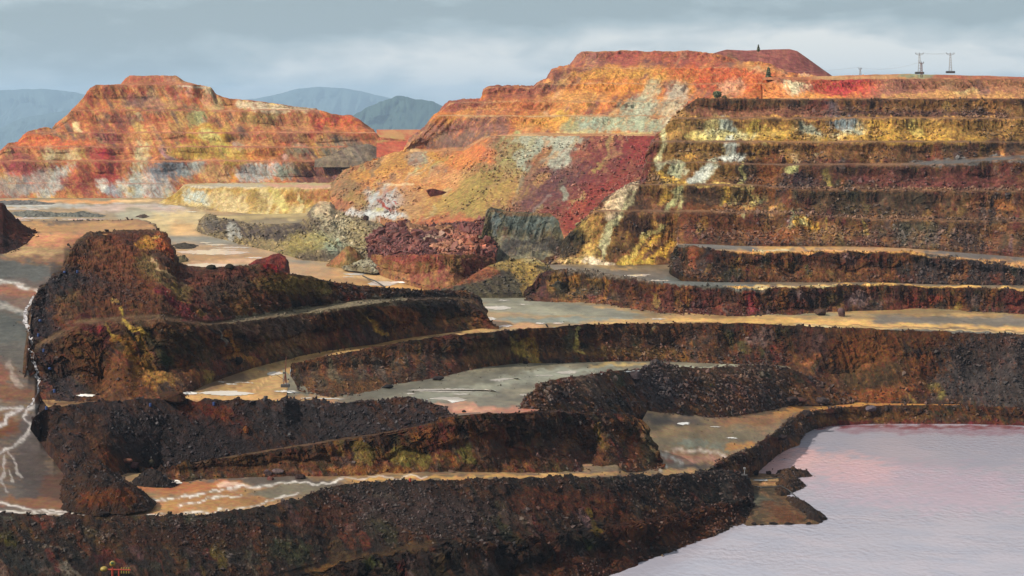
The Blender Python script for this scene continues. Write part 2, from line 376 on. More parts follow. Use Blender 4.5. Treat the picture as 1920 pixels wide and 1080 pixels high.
# ---- the great pit floor at level C
def H(pts): return Line(pts, 'H')
m4crest = [(538, 694), (545, 690), (560, 684), (600, 673), (650, 664), (700, 655), (750, 645), (800, 637), (850, 631), (900, 626), (960, 621), (1000, 618), (1100, 610), (1200, 608), (1280, 608), (1400, 608), (1500, 613), (1560, 618), (1700, 622), (1800, 627), (1920, 631), (2000, 634)]
def withD(pts, dt):
    d = np.array(dt, float); return Line([(a, b, float(np.interp(a, d[:, 0], d[:, 1]))) for a, b in pts])
def withH(pts, dt):
    d = np.array(dt, float); return Line([(a, b, float(np.interp(a, d[:, 0], d[:, 1]))) for a, b in pts], 'H')
Hc = [(-500, 82.4), (530, 82.2), (560, 81.3), (900, 81), (1280, 86.6), (1560, 88.4), (1920, 90.2)]
Cbot = withH([(-400, 700), (40, 700), (90, 766), (120, 764), (200, 759), (400, 757), (480, 755), (535, 757), (545, 690)]+m4crest[1:], Hc)
floorC_pal = [(186, 144, 84), (160, 130, 84), (206, 162, 96), (150, 136, 104), (172, 132, 78)]
S_C_ruts = [((150, 108, 56), 1, 2, .4, [(1250, 604), (1500, 607), (1700, 613), (1960, 624)]), ((240, 196, 120), 1, 2, .4, [(1250, 606), (1500, 609), (1700, 615), (1960, 626)]), ((150, 106, 56), 1, 2, .5, [(900, 621), (750, 639), (620, 661), (520, 684), (430, 730)]), ((224, 176, 110), 1, 2, .5, [(880, 625), (740, 643), (620, 665), (530, 690), (470, 736)])]
S_C = [(None, .03, 90, .1, [(1130, 605), (1950, 615)]), (None, .02, 90, .2, [(350, 735), (520, 730), (640, 660)]), ((236, 168, 96), 1, 16, .2, [(-100, 376), (220, 378)]), ((232, 190, 130), 1, 14, .3, [(230, 378), (420, 376)]),
       ((200, 196, 184), 1, 16, .3, [(-100, 386), (160, 386), (330, 388)]), ((214, 186, 168), 1, 30, .22, [(180, 390), (330, 392)]),
       ((184, 178, 146), 1, 34, .4, [(250, 402), (300, 410)]), ((226, 196, 130), 1, 60, .33, [(310, 420), (360, 412)]), ((230, 180, 110), 1, 26, .4, [(340, 425), (350, 440)]),
       ((150, 140, 118), 1, 40, .2, [(330, 450), (420, 452)]), ((196, 150, 90), 1, 60, .12, [(340, 462), (520, 474)]), ((190, 140, 78), 1, 50, .15, [(330, 476), (500, 486)]),
       ((222, 170, 120), 1, 40, .14, [(380, 492), (480, 490)]), ((214, 170, 108), 1, 60, .2, [(560, 510), (700, 520)]), ((206, 150, 76), 1, 46, .14, [(560, 500), (640, 528), (790, 541)]),
       ((140, 134, 112), 1, 60, .2, [(900, 560), (1010, 566), (1150, 592)]), ((160, 152, 124), 1, 50, .2, [(940, 575), (1100, 592)]), ((186, 152, 100), 1, 40, .14, [(930, 590), (1130, 600)]),
       ((150, 150, 132), 1, 60, .1, [(980, 600), (1180, 600), (1240, 603)]), ((206, 150, 92), 1, 30, .2, [(920, 606), (1000, 612)]),
       ((230, 178, 94), 1, 40, .19, [(1130, 606), (1280, 602), (1500, 604), (1620, 607), (1760, 612), (1960, 622)]), ((220, 206, 160), 1, 14, .2, [(1500, 608), (1560, 611)]),
       ((130, 116, 100), 1, 30, .3, [(1660, 598), (1960, 604)]), ((112, 104, 92), 1, 30, .3, [(1640, 620), (1800, 624), (1960, 630)]),
       ((206, 160, 92), 1, 26, .25, [(900, 618), (700, 645), (600, 662), (520, 690)]), ((190, 148, 84), 1, 40, .3, [(470, 700), (440, 730)]),
       ((120, 92, 64), .99, 44, .3, [(350, 725), (430, 705)]), ((206, 156, 90), 1, 50, .18, [(370, 748), (520, 745)]), ((112, 78, 50), 1, 60, .1, [(60, 756), (330, 756)])]
loft('pit_floor', -220, 2120, [(Line([(-400, 366, 1840), (700, 366, 1840), (1000, 420, 1400), (2400, 470, 1150)]), 'floor'), (withH([(-400, 480), (1000, 480), (2300, 540)], [(-400, 78), (900, 78), (1300, 80)]), 'floor'),
     (withH([(-400, 560), (1000, 560), (2400, 580)], [(-400, 78.6), (900, 78.8), (1280, 86.2), (1600, 88.2), (1920, 90)]), 'floor')], shifted(Cbot, 1.5, .05), floorC_pal, S_C+S_C_ruts,
     step=2.4, mat=M_floor, seed=3, rubsize=(.2, .5), foot=False, back=False, ang=0, L1=90, L2=5, warp=4, smooth=True)

# ---- left mesa
mesa_S = [(-460, 330), (-60, 300), (0, 285), (15, 272), (35, 268), (50, 249), (85, 240), (100, 241), (120, 222), (150, 190), (170, 165), (180, 160), (226, 158), (236, 146), (245, 140), (330, 142), (345, 152), (375, 160), (395, 163), (405, 176), (430, 185), (475, 188), (555, 200), (590, 203), (620, 213), (660, 217), (680, 228), (700, 243), (712, 256), (760, 262), (800, 268)]
def L(y0, D, *more): return Line([(-460, y0, D)]+[(a, b, D) for a, b in more]) if more else Line([(-460, y0, D)])
mesaP = [(178, 100, 58), (200, 116, 60), (146, 88, 66), (212, 150, 88), (130, 98, 82), (204, 126, 70), (166, 84, 58), (206, 160, 80)]
S_mesa = [((214, 110, 50), .9, 40, .25, [(50, 262), (120, 268)]), ((212, 118, 60), .8, 30, .3, [(60, 272), (150, 273)]),
    ((196, 176, 126), .8, 16, 1, [(95, 290), (120, 292), (140, 292)]), ((198, 100, 84), .9, 24, .6, [(20, 310), (40, 318)]), ((150, 70, 66), .8, 30, .8, [(30, 300), (70, 330)]),
    ((176, 172, 160), .7, 28, .8, [(0, 350), (70, 345), (110, 335)]), ((146, 138, 134), .8, 14, 1.3, [(45, 350), (60, 345)]), ((186, 186, 176), .8, 16, .6, [(90, 365), (120, 320)]),
    ((168, 62, 54), .9, 26, .9, [(190, 290), (205, 305), (200, 330)]), ((150, 66, 50), .9, 30, .7, [(140, 345), (200, 345)]), ((196, 60, 50), .8, 10, 1.2, [(195, 290)]),
    ((210, 206, 192), .95, 10, 1.4, [(190, 350)]), ((150, 156, 160), .9, 15, .9, [(208, 358)]), ((190, 192, 178), .9, 22, .8, [(235, 350), (255, 362)]), ((206, 170, 60), .95, 9, .9, [(250, 356)]),
    ((196, 186, 140), .8, 14, 1.4, [(265, 282), (262, 310)]), ((180, 188, 184), .7, 34, .8, [(270, 340), (300, 350)]), ((112, 118, 126), .95, 24, .7, [(300, 320), (330, 318)]), ((120, 124, 130), .8, 14, 1.2, [(300, 335)]),
    ((150, 156, 150), .85, 20, .8, [(355, 318), (370, 312)]), ((206, 160, 96), .8, 24, .8, [(400, 325), (420, 320)]), ((214, 140, 50), .95, 10, 1.4, [(440, 312), (438, 335)]),
    ((176, 188, 186), .75, 36, .6, [(470, 325), (500, 322)]), ((150, 156, 136), .9, 20, .7, [(540, 325)]), ((120, 80, 76), .95, 40, .55, [(590, 332), (650, 325)]),
    ((206, 160, 50), .95, 28, .7, [(380, 250), (410, 255)]), ((214, 196, 110), .95, 16, .6, [(385, 248), (400, 262)]), ((198, 160, 60), .95, 40, .45, [(350, 285), (420, 285), (440, 295)]), ((222, 196, 90), .7, 12, .6, [(410, 270), (430, 285)]),
    ((176, 168, 100), .8, 16, 1, [(365, 228), (370, 215)]), ((150, 130, 70), .7, 20, .8, [(465, 220), (500, 225)]), ((206, 140, 86), .7, 26, .7, [(550, 232), (570, 245)]), ((140, 92, 70), .7, 22, .6, [(530, 260), (550, 255)]),
    ((150, 56, 50), .95, 10, 1.4, [(597, 235), (590, 250)]), ((206, 96, 50), .8, 26, .6, [(610, 225), (660, 228)]), ((210, 120, 66), .8, 30, .5, [(640, 245), (690, 255)]),
    ((216, 204, 160), .98, 12, 1.2, [(385, 175), (390, 190)]), ((196, 170, 110), .9, 14, 1, [(400, 195), (410, 200)]), ((190, 120, 60), .9, 12, 1, [(430, 195)]), ((226, 200, 160), .98, 20, .5, [(455, 198), (520, 203)]), ((220, 190, 150), .9, 16, .5, [(540, 205), (575, 208)]),
    ((214, 190, 160), .9, 10, .5, [(320, 150), (335, 156)]), ((230, 214, 184), .95, 8, .4, [(345, 162), (378, 164)]), ((184, 96, 64), .8, 30, .5, [(250, 150), (300, 150)]),
    ((116, 88, 84), .7, 22, .5, [(250, 188), (270, 190)]), ((200, 140, 100), .7, 18, .4, [(280, 197), (320, 195)]), ((120, 84, 74), .6, 24, .5, [(230, 225), (250, 222)]), ((150, 62, 66), .7, 22, .4, [(190, 255), (215, 262)]),
    ((130, 118, 100), .95, 44, .6, [(640, 285), (670, 290)]), ((140, 134, 104), .8, 24, .6, [(560, 285)]), ((200, 120, 50), .8, 24, .5, [(480, 290), (510, 288)]), ((206, 110, 56), .7, 26, .7, [(375, 190), (365, 180)])]
S_mesa = veins(90, (0, 720), (150, 365), [(214, 196, 150), (206, 160, 90), (196, 110, 56), (140, 72, 60), (112, 92, 92), (190, 140, 60), (150, 150, 140), (170, 66, 50)], (3, 11), 62, (6, 30), (.4, .8), 5)+S_mesa
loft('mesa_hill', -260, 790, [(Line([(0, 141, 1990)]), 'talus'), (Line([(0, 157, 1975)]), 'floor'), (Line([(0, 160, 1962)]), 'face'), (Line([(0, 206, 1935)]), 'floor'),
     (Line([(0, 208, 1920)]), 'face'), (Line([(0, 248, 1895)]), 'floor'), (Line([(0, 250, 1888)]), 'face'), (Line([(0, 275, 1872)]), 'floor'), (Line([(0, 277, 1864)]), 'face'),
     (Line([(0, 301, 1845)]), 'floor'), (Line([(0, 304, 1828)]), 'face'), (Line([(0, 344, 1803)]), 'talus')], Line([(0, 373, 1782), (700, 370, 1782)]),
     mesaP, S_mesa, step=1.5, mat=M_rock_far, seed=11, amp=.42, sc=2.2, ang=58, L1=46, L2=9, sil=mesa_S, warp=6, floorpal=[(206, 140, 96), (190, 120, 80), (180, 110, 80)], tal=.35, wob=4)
# yellow terrace at the foot of the mesa
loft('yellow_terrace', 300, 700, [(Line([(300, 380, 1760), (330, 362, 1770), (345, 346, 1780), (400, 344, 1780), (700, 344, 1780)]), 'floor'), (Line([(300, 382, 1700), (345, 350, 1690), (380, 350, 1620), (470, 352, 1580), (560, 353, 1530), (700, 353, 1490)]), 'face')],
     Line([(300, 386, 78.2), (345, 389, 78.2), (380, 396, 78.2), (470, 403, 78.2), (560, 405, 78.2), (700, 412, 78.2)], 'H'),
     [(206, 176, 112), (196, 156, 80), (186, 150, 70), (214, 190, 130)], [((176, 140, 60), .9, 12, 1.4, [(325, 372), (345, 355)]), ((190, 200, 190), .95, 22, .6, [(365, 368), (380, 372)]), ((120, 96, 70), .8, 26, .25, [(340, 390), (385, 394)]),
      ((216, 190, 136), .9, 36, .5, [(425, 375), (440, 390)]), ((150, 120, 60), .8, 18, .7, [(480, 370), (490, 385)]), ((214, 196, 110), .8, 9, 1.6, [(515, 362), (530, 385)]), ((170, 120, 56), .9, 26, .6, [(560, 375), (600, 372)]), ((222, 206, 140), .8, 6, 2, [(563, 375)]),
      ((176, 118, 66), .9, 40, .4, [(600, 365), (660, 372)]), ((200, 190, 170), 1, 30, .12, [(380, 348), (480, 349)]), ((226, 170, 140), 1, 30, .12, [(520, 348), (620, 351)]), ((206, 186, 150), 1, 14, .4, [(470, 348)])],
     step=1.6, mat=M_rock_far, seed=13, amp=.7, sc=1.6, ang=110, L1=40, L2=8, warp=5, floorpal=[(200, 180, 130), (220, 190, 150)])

# ---- saddle between the hills
loft('saddle', 706, 1000, [(Line([(0, 243, 2500)]), 'floor'), (Line([(0, 262, 1900)]), 'slope'), (Line([(0, 303, 1650)]), 'slope')], Line([(0, 330, 1560)]),
     [(206, 98, 62), (196, 84, 58), (216, 120, 76)], [((200, 176, 96), .9, 24, .35, [(700, 262), (735, 255)]), ((230, 190, 140), .9, 40, .12, [(650, 306), (705, 306)]), ((214, 150, 90), .8, 26, .3, [(730, 250), (760, 246)]), ((150, 120, 86), .9, 40, .5, [(640, 330), (700, 325)])],
     step=1.8, mat=M_rock_far, seed=17, amp=.18, sc=2, ang=20, L1=60, L2=8)
loft('debris_mound', 590, 740, [(Line([(590, 300, 1850), (620, 290, 1855), (655, 274, 1860), (690, 270, 1860), (712, 278, 1860), (722, 296, 1850), (740, 302, 1850)]), 'talus')], Line([(590, 303, 1822), (740, 303, 1822)]),
     [(126, 112, 96), (146, 126, 100), (110, 92, 84)], [], step=1.4, mat=M_rock_far, seed=18, amp=.5, sc=2)

# ---- upper central hill
hill_S = [(700, 300), (740, 296), (760, 285), (772, 262), (800, 241), (812, 222), (830, 205), (846, 192), (870, 190), (905, 187), (909, 168), (914, 165), (1000, 163), (1024, 150), (1036, 131), (1070, 122), (1080, 108), (1090, 98), (1150, 97), (1180, 94), (1280, 97), (1290, 96), (1330, 100), (1360, 106), (1400, 116), (1440, 122), (1480, 140), (1540, 146), (1600, 146)]
hillP = [(206, 116, 56), (224, 144, 60), (176, 92, 60), (232, 164, 84), (150, 96, 80), (216, 130, 50)]
S_hill = [((146, 84, 80), .85, 44, .35, [(1090, 110), (1160, 108)]), ((172, 84, 66), .85, 50, .35, [(1180, 104), (1300, 110)]), ((120, 78, 74), .8, 30, .35, [(1230, 122)]), ((136, 82, 74), .85, 50, .22, [(1040, 142), (1100, 132)]), ((124, 74, 72), .85, 26, .5, [(1000, 172), (1040, 165)]),
    ((150, 78, 62), .85, 50, .35, [(930, 175), (990, 178)]), ((140, 70, 66), .8, 36, .3, [(850, 197), (900, 196)]), ((226, 160, 60), .95, 40, .3, [(1110, 140), (1180, 135)]), ((232, 170, 70), .95, 36, .4, [(1240, 140), (1290, 140)]), ((236, 150, 56), .8, 40, .35, [(1120, 165), (1180, 160)]),
    ((224, 156, 74), .8, 50, .4, [(1040, 195), (1090, 185)]), ((196, 110, 60), .7, 50, .3, [(960, 195), (1010, 200)]), ((226, 160, 60), .95, 50, .35, [(1000, 228), (1060, 230)]), ((216, 130, 60), .8, 60, .25, [(900, 220), (960, 222)]),
    ((136, 92, 84), .9, 60, .5, [(800, 255), (860, 262), (900, 240)]), ((120, 96, 84), .8, 40, .5, [(830, 270), (880, 262)]), ((184, 192, 156), .95, 44, .4, [(1110, 232), (1160, 228), (1210, 235)]), ((190, 192, 160), .95, 30, .6, [(1190, 208), (1215, 195)]), ((176, 186, 158), .9, 26, .5, [(1110, 238), (1080, 240)]),
    ((200, 190, 150), .85, 16, .8, [(1225, 160), (1215, 180)]), ((206, 196, 170), .8, 22, .8, [(1265, 185), (1275, 170)]), ((150, 140, 116), .8, 24, .5, [(1240, 205), (1255, 200)]), ((222, 200, 160), .9, 14, .7, [(1250, 225), (1270, 205)]),
    ((206, 90, 46), .85, 30, .5, [(1320, 155), (1350, 160)]), ((222, 150, 76), .85, 34, .5, [(1400, 130), (1440, 140)]), ((232, 190, 130), .95, 12, .7, [(1415, 132), (1435, 142)]), ((214, 120, 50), .85, 40, .4, [(1380, 170), (1460, 172)]), ((216, 100, 44), .9, 60, .3, [(1290, 135), (1420, 150)]),
    ((230, 170, 130), .8, 18, .8, [(1365, 170), (1375, 160)]), ((230, 206, 130), .8, 30, .16, [(1060, 250), (1230, 254)]), ((232, 180, 70), .8, 20, .5, [(1050, 220)]), ((176, 160, 90), .7, 16, .8, [(1070, 235)])]
S_hill = veins(110, (780, 1520), (100, 270), [(236, 176, 80), (224, 140, 60), (206, 190, 140), (160, 84, 66), (130, 96, 90), (232, 190, 120), (190, 90, 56)], (3, 12), -50, (8, 40), (.4, .8), 6)+S_hill
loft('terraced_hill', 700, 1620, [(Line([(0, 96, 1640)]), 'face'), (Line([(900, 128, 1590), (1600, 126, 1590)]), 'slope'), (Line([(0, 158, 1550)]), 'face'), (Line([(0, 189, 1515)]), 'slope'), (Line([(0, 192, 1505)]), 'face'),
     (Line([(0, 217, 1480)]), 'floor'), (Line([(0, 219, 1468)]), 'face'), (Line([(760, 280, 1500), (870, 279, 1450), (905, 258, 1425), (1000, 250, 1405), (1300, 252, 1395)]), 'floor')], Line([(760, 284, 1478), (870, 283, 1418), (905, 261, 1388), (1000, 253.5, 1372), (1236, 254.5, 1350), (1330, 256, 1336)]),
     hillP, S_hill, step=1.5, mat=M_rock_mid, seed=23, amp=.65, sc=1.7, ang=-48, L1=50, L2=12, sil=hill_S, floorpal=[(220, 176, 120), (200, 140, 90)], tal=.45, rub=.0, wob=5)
# red-brown heap on the summit
loft('spoil_heap', 1300, 1580, [(Line([(1300, 108, 1700), (1340, 99, 1720), (1362, 93, 1730), (1400, 95, 1735), (1440, 93, 1735), (1480, 92, 1735), (1495, 96, 1730), (1515, 110, 1725), (1540, 128, 1715), (1560, 142, 1710), (1580, 146, 1700)]), 'talus')], Line([(1300, 112, 1660), (1340, 125, 1650), (1420, 140, 1640), (1500, 148, 1640), (1580, 152, 1640)]),
     [(150, 84, 76), (164, 94, 80), (136, 76, 72), (172, 104, 84)], [((110, 96, 60), .6, 8, 1.6, [(1365, 110), (1375, 118)])], step=1.5, mat=M_rock_far, seed=29, amp=.25, sc=2, ang=80, L1=40, L2=5)

# ---- long lower slope of the central hill
S_low = [((134, 68, 60), .95, 60, 1, [(1215, 265), (1190, 320), (1130, 370)]), ((132, 62, 62), .9, 70, .8, [(1120, 290), (1080, 350), (1050, 380)]), ((156, 56, 50), .9, 34, 1, [(1220, 262), (1200, 285)]), ((160, 66, 50), .9, 34, .9, [(1170, 350), (1100, 395), (1070, 420)]),
    ((104, 72, 76), .8, 50, .7, [(1050, 320), (1000, 360), (970, 385)]), ((160, 120, 76), .85, 60, .8, [(960, 290), (930, 340), (900, 380)]), ((172, 154, 96), .85, 40, .8, [(970, 270), (950, 310)]), ((186, 186, 160), .95, 36, .5, [(990, 262), (1060, 266)]), ((190, 190, 166), .9, 20, 1, [(1070, 272), (1040, 300)]), ((176, 180, 156), .85, 18, 1, [(1000, 270), (980, 300)]),
    ((190, 136, 60), .9, 40, .5, [(730, 300), (790, 295)]), ((206, 146, 56), .9, 50, .35, [(700, 330), (780, 320), (850, 300)]), ((120, 108, 96), .9, 14, .8, [(830, 315), (810, 325)]), ((150, 140, 130), .8, 16, .6, [(790, 290), (770, 305)]), ((214, 126, 60), .85, 34, .7, [(880, 280), (850, 310)]), ((216, 120, 60), .9, 26, .6, [(905, 290)]),
    ((220, 160, 96), .9, 60, .4, [(760, 345), (850, 340)]), ((206, 136, 70), .9, 60, .4, [(700, 355), (830, 360)]), ((196, 156, 76), .9, 60, .5, [(800, 400), (880, 380), (920, 350)]), ((140, 128, 60), .6, 40, .6, [(900, 330), (860, 400)]), ((226, 190, 140), 1, 14, .3, [(730, 350), (765, 350)]),
    ((184, 188, 186), .97, 22, .9, [(700, 370), (740, 375), (690, 395)]), ((200, 200, 196), .98, 30, .3, [(660, 402), (740, 405)]), ((150, 120, 60), .95, 14, .9, [(660, 372), (672, 380)]), ((190, 140, 90), .9, 26, .8, [(770, 375), (780, 390)]), ((170, 60, 40), .97, 4.5, 2.2, [(713, 378), (722, 392)]), ((180, 70, 50), .97, 3, 2.2, [(738, 377)]), ((196, 180, 96), .9, 10, 1, [(705, 392)]),
    ((120, 108, 76), .7, 40, .5, [(640, 345), (650, 350)]), ((190, 96, 60), .8, 60, .3, [(820, 420), (890, 425)])]
S_low = [q for q in S_low]+veins(80, (660, 1200), (265, 430), [(214, 160, 90), (176, 156, 96), (150, 96, 70), (120, 92, 84), (196, 120, 66), (190, 180, 150)], (2, 8), -52, (15, 60), (.25, .6), 7)
loft('hill_slope', 620, 1330, [(Line([(620, 345, 1480), (645, 318, 1480), (700, 300, 1480), (740, 285, 1470), (870, 283, 1410), (905, 262, 1380), (920, 255, 1370), (1236, 255, 1345), (1400, 256, 1330)]), 'talus'),
     (Line([(620, 352, 1440), (700, 345, 1400), (760, 352, 1350), (830, 360, 1310), (900, 330, 1290), (1330, 330, 1250)]), 'talus')], Line([(620, 395, 1400), (700, 408, 1300), (750, 418, 1240), (830, 430, 1190), (900, 440, 1150), (1000, 450, 1120), (1330, 470, 1080)]),
     [(176, 112, 70), (196, 130, 76), (160, 100, 66), (150, 116, 70)], S_low, step=1.5, mat=M_rock_mid, seed=31, amp=.5, sc=1.4, ang=125, L1=80, L2=7, warp=10, rub=.8, rubcol=(150, 104, 84), rubsize=(.3, .85), back=True)
# shadow notch in the slope: a slab with the shade put into its dark colour
def slab(name, pts, D, thick, col, mat=None, seed=0, amp=.5):
    P = np.array(pts, float); n = len(P); V = []; 
    for dd in (0, thick):
        for a, b in P: V.append(tuple(world(a, b, D+dd)))
    bm = bmesh.new(); vs = [bm.verts.new(v) for v in V]
    bm.faces.new(vs[:n]); bm.faces.new(vs[n:][::-1])
    for i in range(n): bm.faces.new((vs[i], vs[(i+1) % n], vs[n+(i+1) % n], vs[n+i]))
    bmesh.ops.recalc_face_normals(bm, faces=bm.faces); bmesh.ops.triangulate(bm, faces=bm.faces)
    bmesh.ops.subdivide_edges(bm, edges=bm.edges, cuts=6, use_grid_fill=True)
    Vv = np.array([v.co[:] for v in bm.verts]); x, y, z = Vv.T
    d = (fbm(x/3, y/3, z/4, seed, 4)-.5)*amp*3+(blocky(x, y, z, 1.6, seed)-.5)*amp
    for v, k in zip(bm.verts, d): v.co += v.normal*float(k)
    me = bpy.data.meshes.new(name); bm.to_mesh(me); bm.free(); me.materials.append(mat or M_rock_mid)
    a = me.color_attributes.new('Col', 'FLOAT_COLOR', 'POINT'); c = np.ones((len(me.vertices), 4), np.float32); c[:, :3] = alb(col); a.data.foreach_set('color', c.ravel())
    o = bpy.data.objects.new(name, me); COL.objects.link(o); o['kind'] = 'structure'; return o
slab('shadow_notch', [(800, 357), (812, 354), (858, 366), (836, 374), (824, 380), (806, 368)], 1300, 14, (112, 62, 56), seed=4)

# ---- buttress block, boulder field, orange wall and mounds in the middle
loft('rock_buttress', 896, 1064, [(Line([(896, 470, 1010), (903, 440, 1015), (912, 396, 1020), (920, 390, 1022), (935, 394, 1022), (950, 398, 1022), (1000, 400, 1022), (1032, 402, 1020), (1046, 414, 1015), (1057, 440, 1010), (1064, 470, 1005)]), 'face')],
     Line([(896, 474, 1002), (912, 478, 1000), (940, 484, 998), (1000, 490, 996), (1050, 486, 998), (1064, 480, 1000)]),
     [(120, 114, 88), (136, 120, 84), (104, 102, 90), (112, 86, 66)], [((112, 124, 124), .95, 10, 1.6, [(930, 405), (925, 430)]), ((100, 112, 108), .9, 40, .5, [(970, 415), (1020, 420)]), ((70, 66, 66), .9, 50, .35, [(970, 465), (1040, 462)]), ((120, 104, 60), .8, 16, 1, [(910, 430), (908, 450)]), ((150, 110, 70), .8, 40, .1, [(950, 399), (1040, 404)])],
     step=1.2, mat=M_rock_mid, seed=37, amp=.5, ang=110, L1=20, L2=5, tal=.1)
loft('boulder_slope', 690, 930, [(Line([(690, 440, 1130), (715, 428, 1130), (740, 420, 1150), (760, 415, 1160), (800, 428, 1150), (850, 424, 1150), (900, 418, 1150), (930, 420, 1140)]), 'talus')], Line([(690, 472, 1012), (720, 480, 974), (765, 481, 938), (800, 481, 917), (850, 481, 915), (900, 482, 928), (930, 484, 938)]),
     [(110, 60, 54), (130, 72, 56), (92, 52, 52)], [((190, 110, 70), .9, 30, .5, [(870, 450), (890, 465)]), ((206, 140, 96), .85, 20, .5, [(830, 470), (850, 462)]), ((200, 170, 140), .8, 14, .3, [(805, 458), (822, 452)]), ((206, 150, 90), .8, 24, .4, [(780, 432), (830, 436)]),
      (None, .95, 50, .5, [(750, 450), (800, 452)]), (None, .8, 30, .5, [(860, 430), (880, 438)])], step=1.4, mat=M_rock_mid, seed=41, amp=1.0, rub=.8, rubcol=(96, 54, 50), rubsize=(.9, 2.3), ang=30, L1=20, L2=10)
loft('orange_rock_wall', 700, 925, [(Line([(700, 476, 1000), (715, 478, 980), (730, 479, 964), (765, 480, 940), (800, 480, 914), (850, 480, 912), (900, 481, 925), (925, 484, 934)]), 'face')], Line([(700, 498, 988), (715, 506, 968), (735, 516, 945), (765, 527, 920), (800, 536, 897), (850, 537, 895), (880, 530, 905), (900, 520, 915), (925, 505, 925)]),
     [(150, 92, 58), (166, 112, 60), (130, 72, 54), (140, 104, 56)], [((120, 60, 54), .9, 10, 2, [(830, 495), (828, 520)]), ((130, 72, 60), .9, 22, .9, [(890, 495), (880, 510)]), ((140, 64, 54), .8, 30, .4, [(750, 485), (800, 486)])], step=1.3, mat=M_rock_mid, seed=43, amp=.8, ang=90, L1=26, L2=6, tal=.15)
loft('dark_mound', 800, 1050, [(Line([(800, 546, 880), (850, 538, 885), (880, 520, 890), (915, 500, 895), (945, 490, 900), (985, 486, 905), (1010, 490, 905), (1030, 500, 900), (1050, 514, 890)]), 'talus')], Line([(800, 549, 868), (850, 550, 866), (900, 551, 864), (985, 550, 866), (1010, 546, 868), (1050, 530, 872)]),
     [(82, 76, 62), (70, 62, 56), (96, 86, 64)], [((176, 140, 60), .9, 26, .9, [(985, 500), (1000, 520), (1000, 535)]), ((170, 140, 70), .9, 40, .3, [(930, 496), (1000, 490), (1080, 488)]), ((190, 170, 120), .8, 30, .2, [(1010, 486), (1090, 486)]), ((150, 84, 50), .9, 40, .2, [(810, 540), (870, 524), (900, 508)])],
     step=1.4, mat=M_rock, seed=47, amp=.8, rub=.6, ang=50, L1=30, L2=5)
loft('rocky_knoll', 368, 760, [(Line([(368, 430, 1320), (375, 411, 1330), (388, 400, 1330), (410, 408, 1310), (440, 412, 1290), (480, 420, 1230), (540, 419, 1200), (566, 416, 1190), (585, 388, 1200), (600, 377, 1200), (618, 378, 1195), (630, 392, 1190), (650, 404, 1180), (690, 412, 1150), (715, 420, 1130), (730, 450, 1080), (745, 490, 1000), (760, 520, 945)]), 'talus')],
     Line([(368, 434, 78.3), (380, 440, 78.3), (450, 458, 78.3), (520, 474, 78.3), (570, 487, 78.3), (620, 490, 78.3), (680, 494, 78.3), (710, 502, 78.3), (745, 516, 78.3), (760, 526, 78.3)], 'H'),
     [(150, 130, 90), (130, 112, 76), (160, 136, 84), (104, 90, 76)], [((84, 72, 70), .95, 44, .4, [(420, 425), (480, 438), (560, 432)]), ((176, 172, 160), .8, 5, 3, [(430, 432), (440, 436)]), ((176, 172, 160), .8, 4, 3, [(448, 438)]), ((100, 92, 84), .8, 24, .6, [(395, 418)]), ((84, 72, 66), .9, 34, .35, [(540, 440), (600, 430)]),
      ((150, 164, 136), .9, 24, .8, [(600, 445), (630, 470)]), ((160, 140, 70), .85, 40, .6, [(560, 460), (590, 450)]), ((214, 150, 100), .85, 14, 1, [(605, 385), (625, 400)]), ((190, 176, 140), .8, 24, 1, [(610, 400), (650, 440)]), ((120, 108, 60), .7, 40, .3, [(540, 475), (580, 480)]),
      ((96, 80, 66), .9, 50, .3, [(600, 486), (690, 480)]), ((110, 96, 80), .8, 30, 1, [(690, 440), (720, 470)]), ((170, 150, 100), .8, 26, .7, [(670, 430), (690, 460)]), (None, .5, 60, .5, [(640, 430), (700, 470)])],
     step=1.4, mat=M_rock_mid, seed=53, amp=1.1, sc=1.2, ang=50, L1=46, L2=5, rub=.4, rubcol=(130, 112, 86))
loft('plateau_of_knoll', 392, 585, [(Line([(392, 405, 1420), (620, 398, 1380)]), 'floor')], Line([(392, 410, 1330), (410, 411, 1308), (440, 413, 1288), (480, 421, 1228), (540, 420, 1198), (620, 420, 1190)]), [(196, 170, 110), (176, 150, 96)], [((140, 120, 86), 1, 30, .2, [(500, 416), (560, 417)])], step=2, mat=M_floor_far, seed=54, foot=False, back=False, ang=0, L2=4, smooth=True)
loft('ochre_cone', 612, 700, [(Line([(612, 496, 1019), (635, 478, 1016), (648, 464, 1012), (656, 462, 1012), (668, 470, 1012), (685, 486, 1014), (700, 498, 1013)]), 'talus')], Line([(612, 497, 78.3), (650, 501, 78.3), (700, 499, 78.3)], 'H'), [(130, 108, 64), (146, 116, 60), (150, 100, 60)], [((160, 96, 60), .7, 10, .8, [(625, 490), (640, 475)]), ((160, 96, 60), .7, 10, .6, [(680, 490)])], step=1.2, mat=M_rock_mid, seed=56, amp=.5)

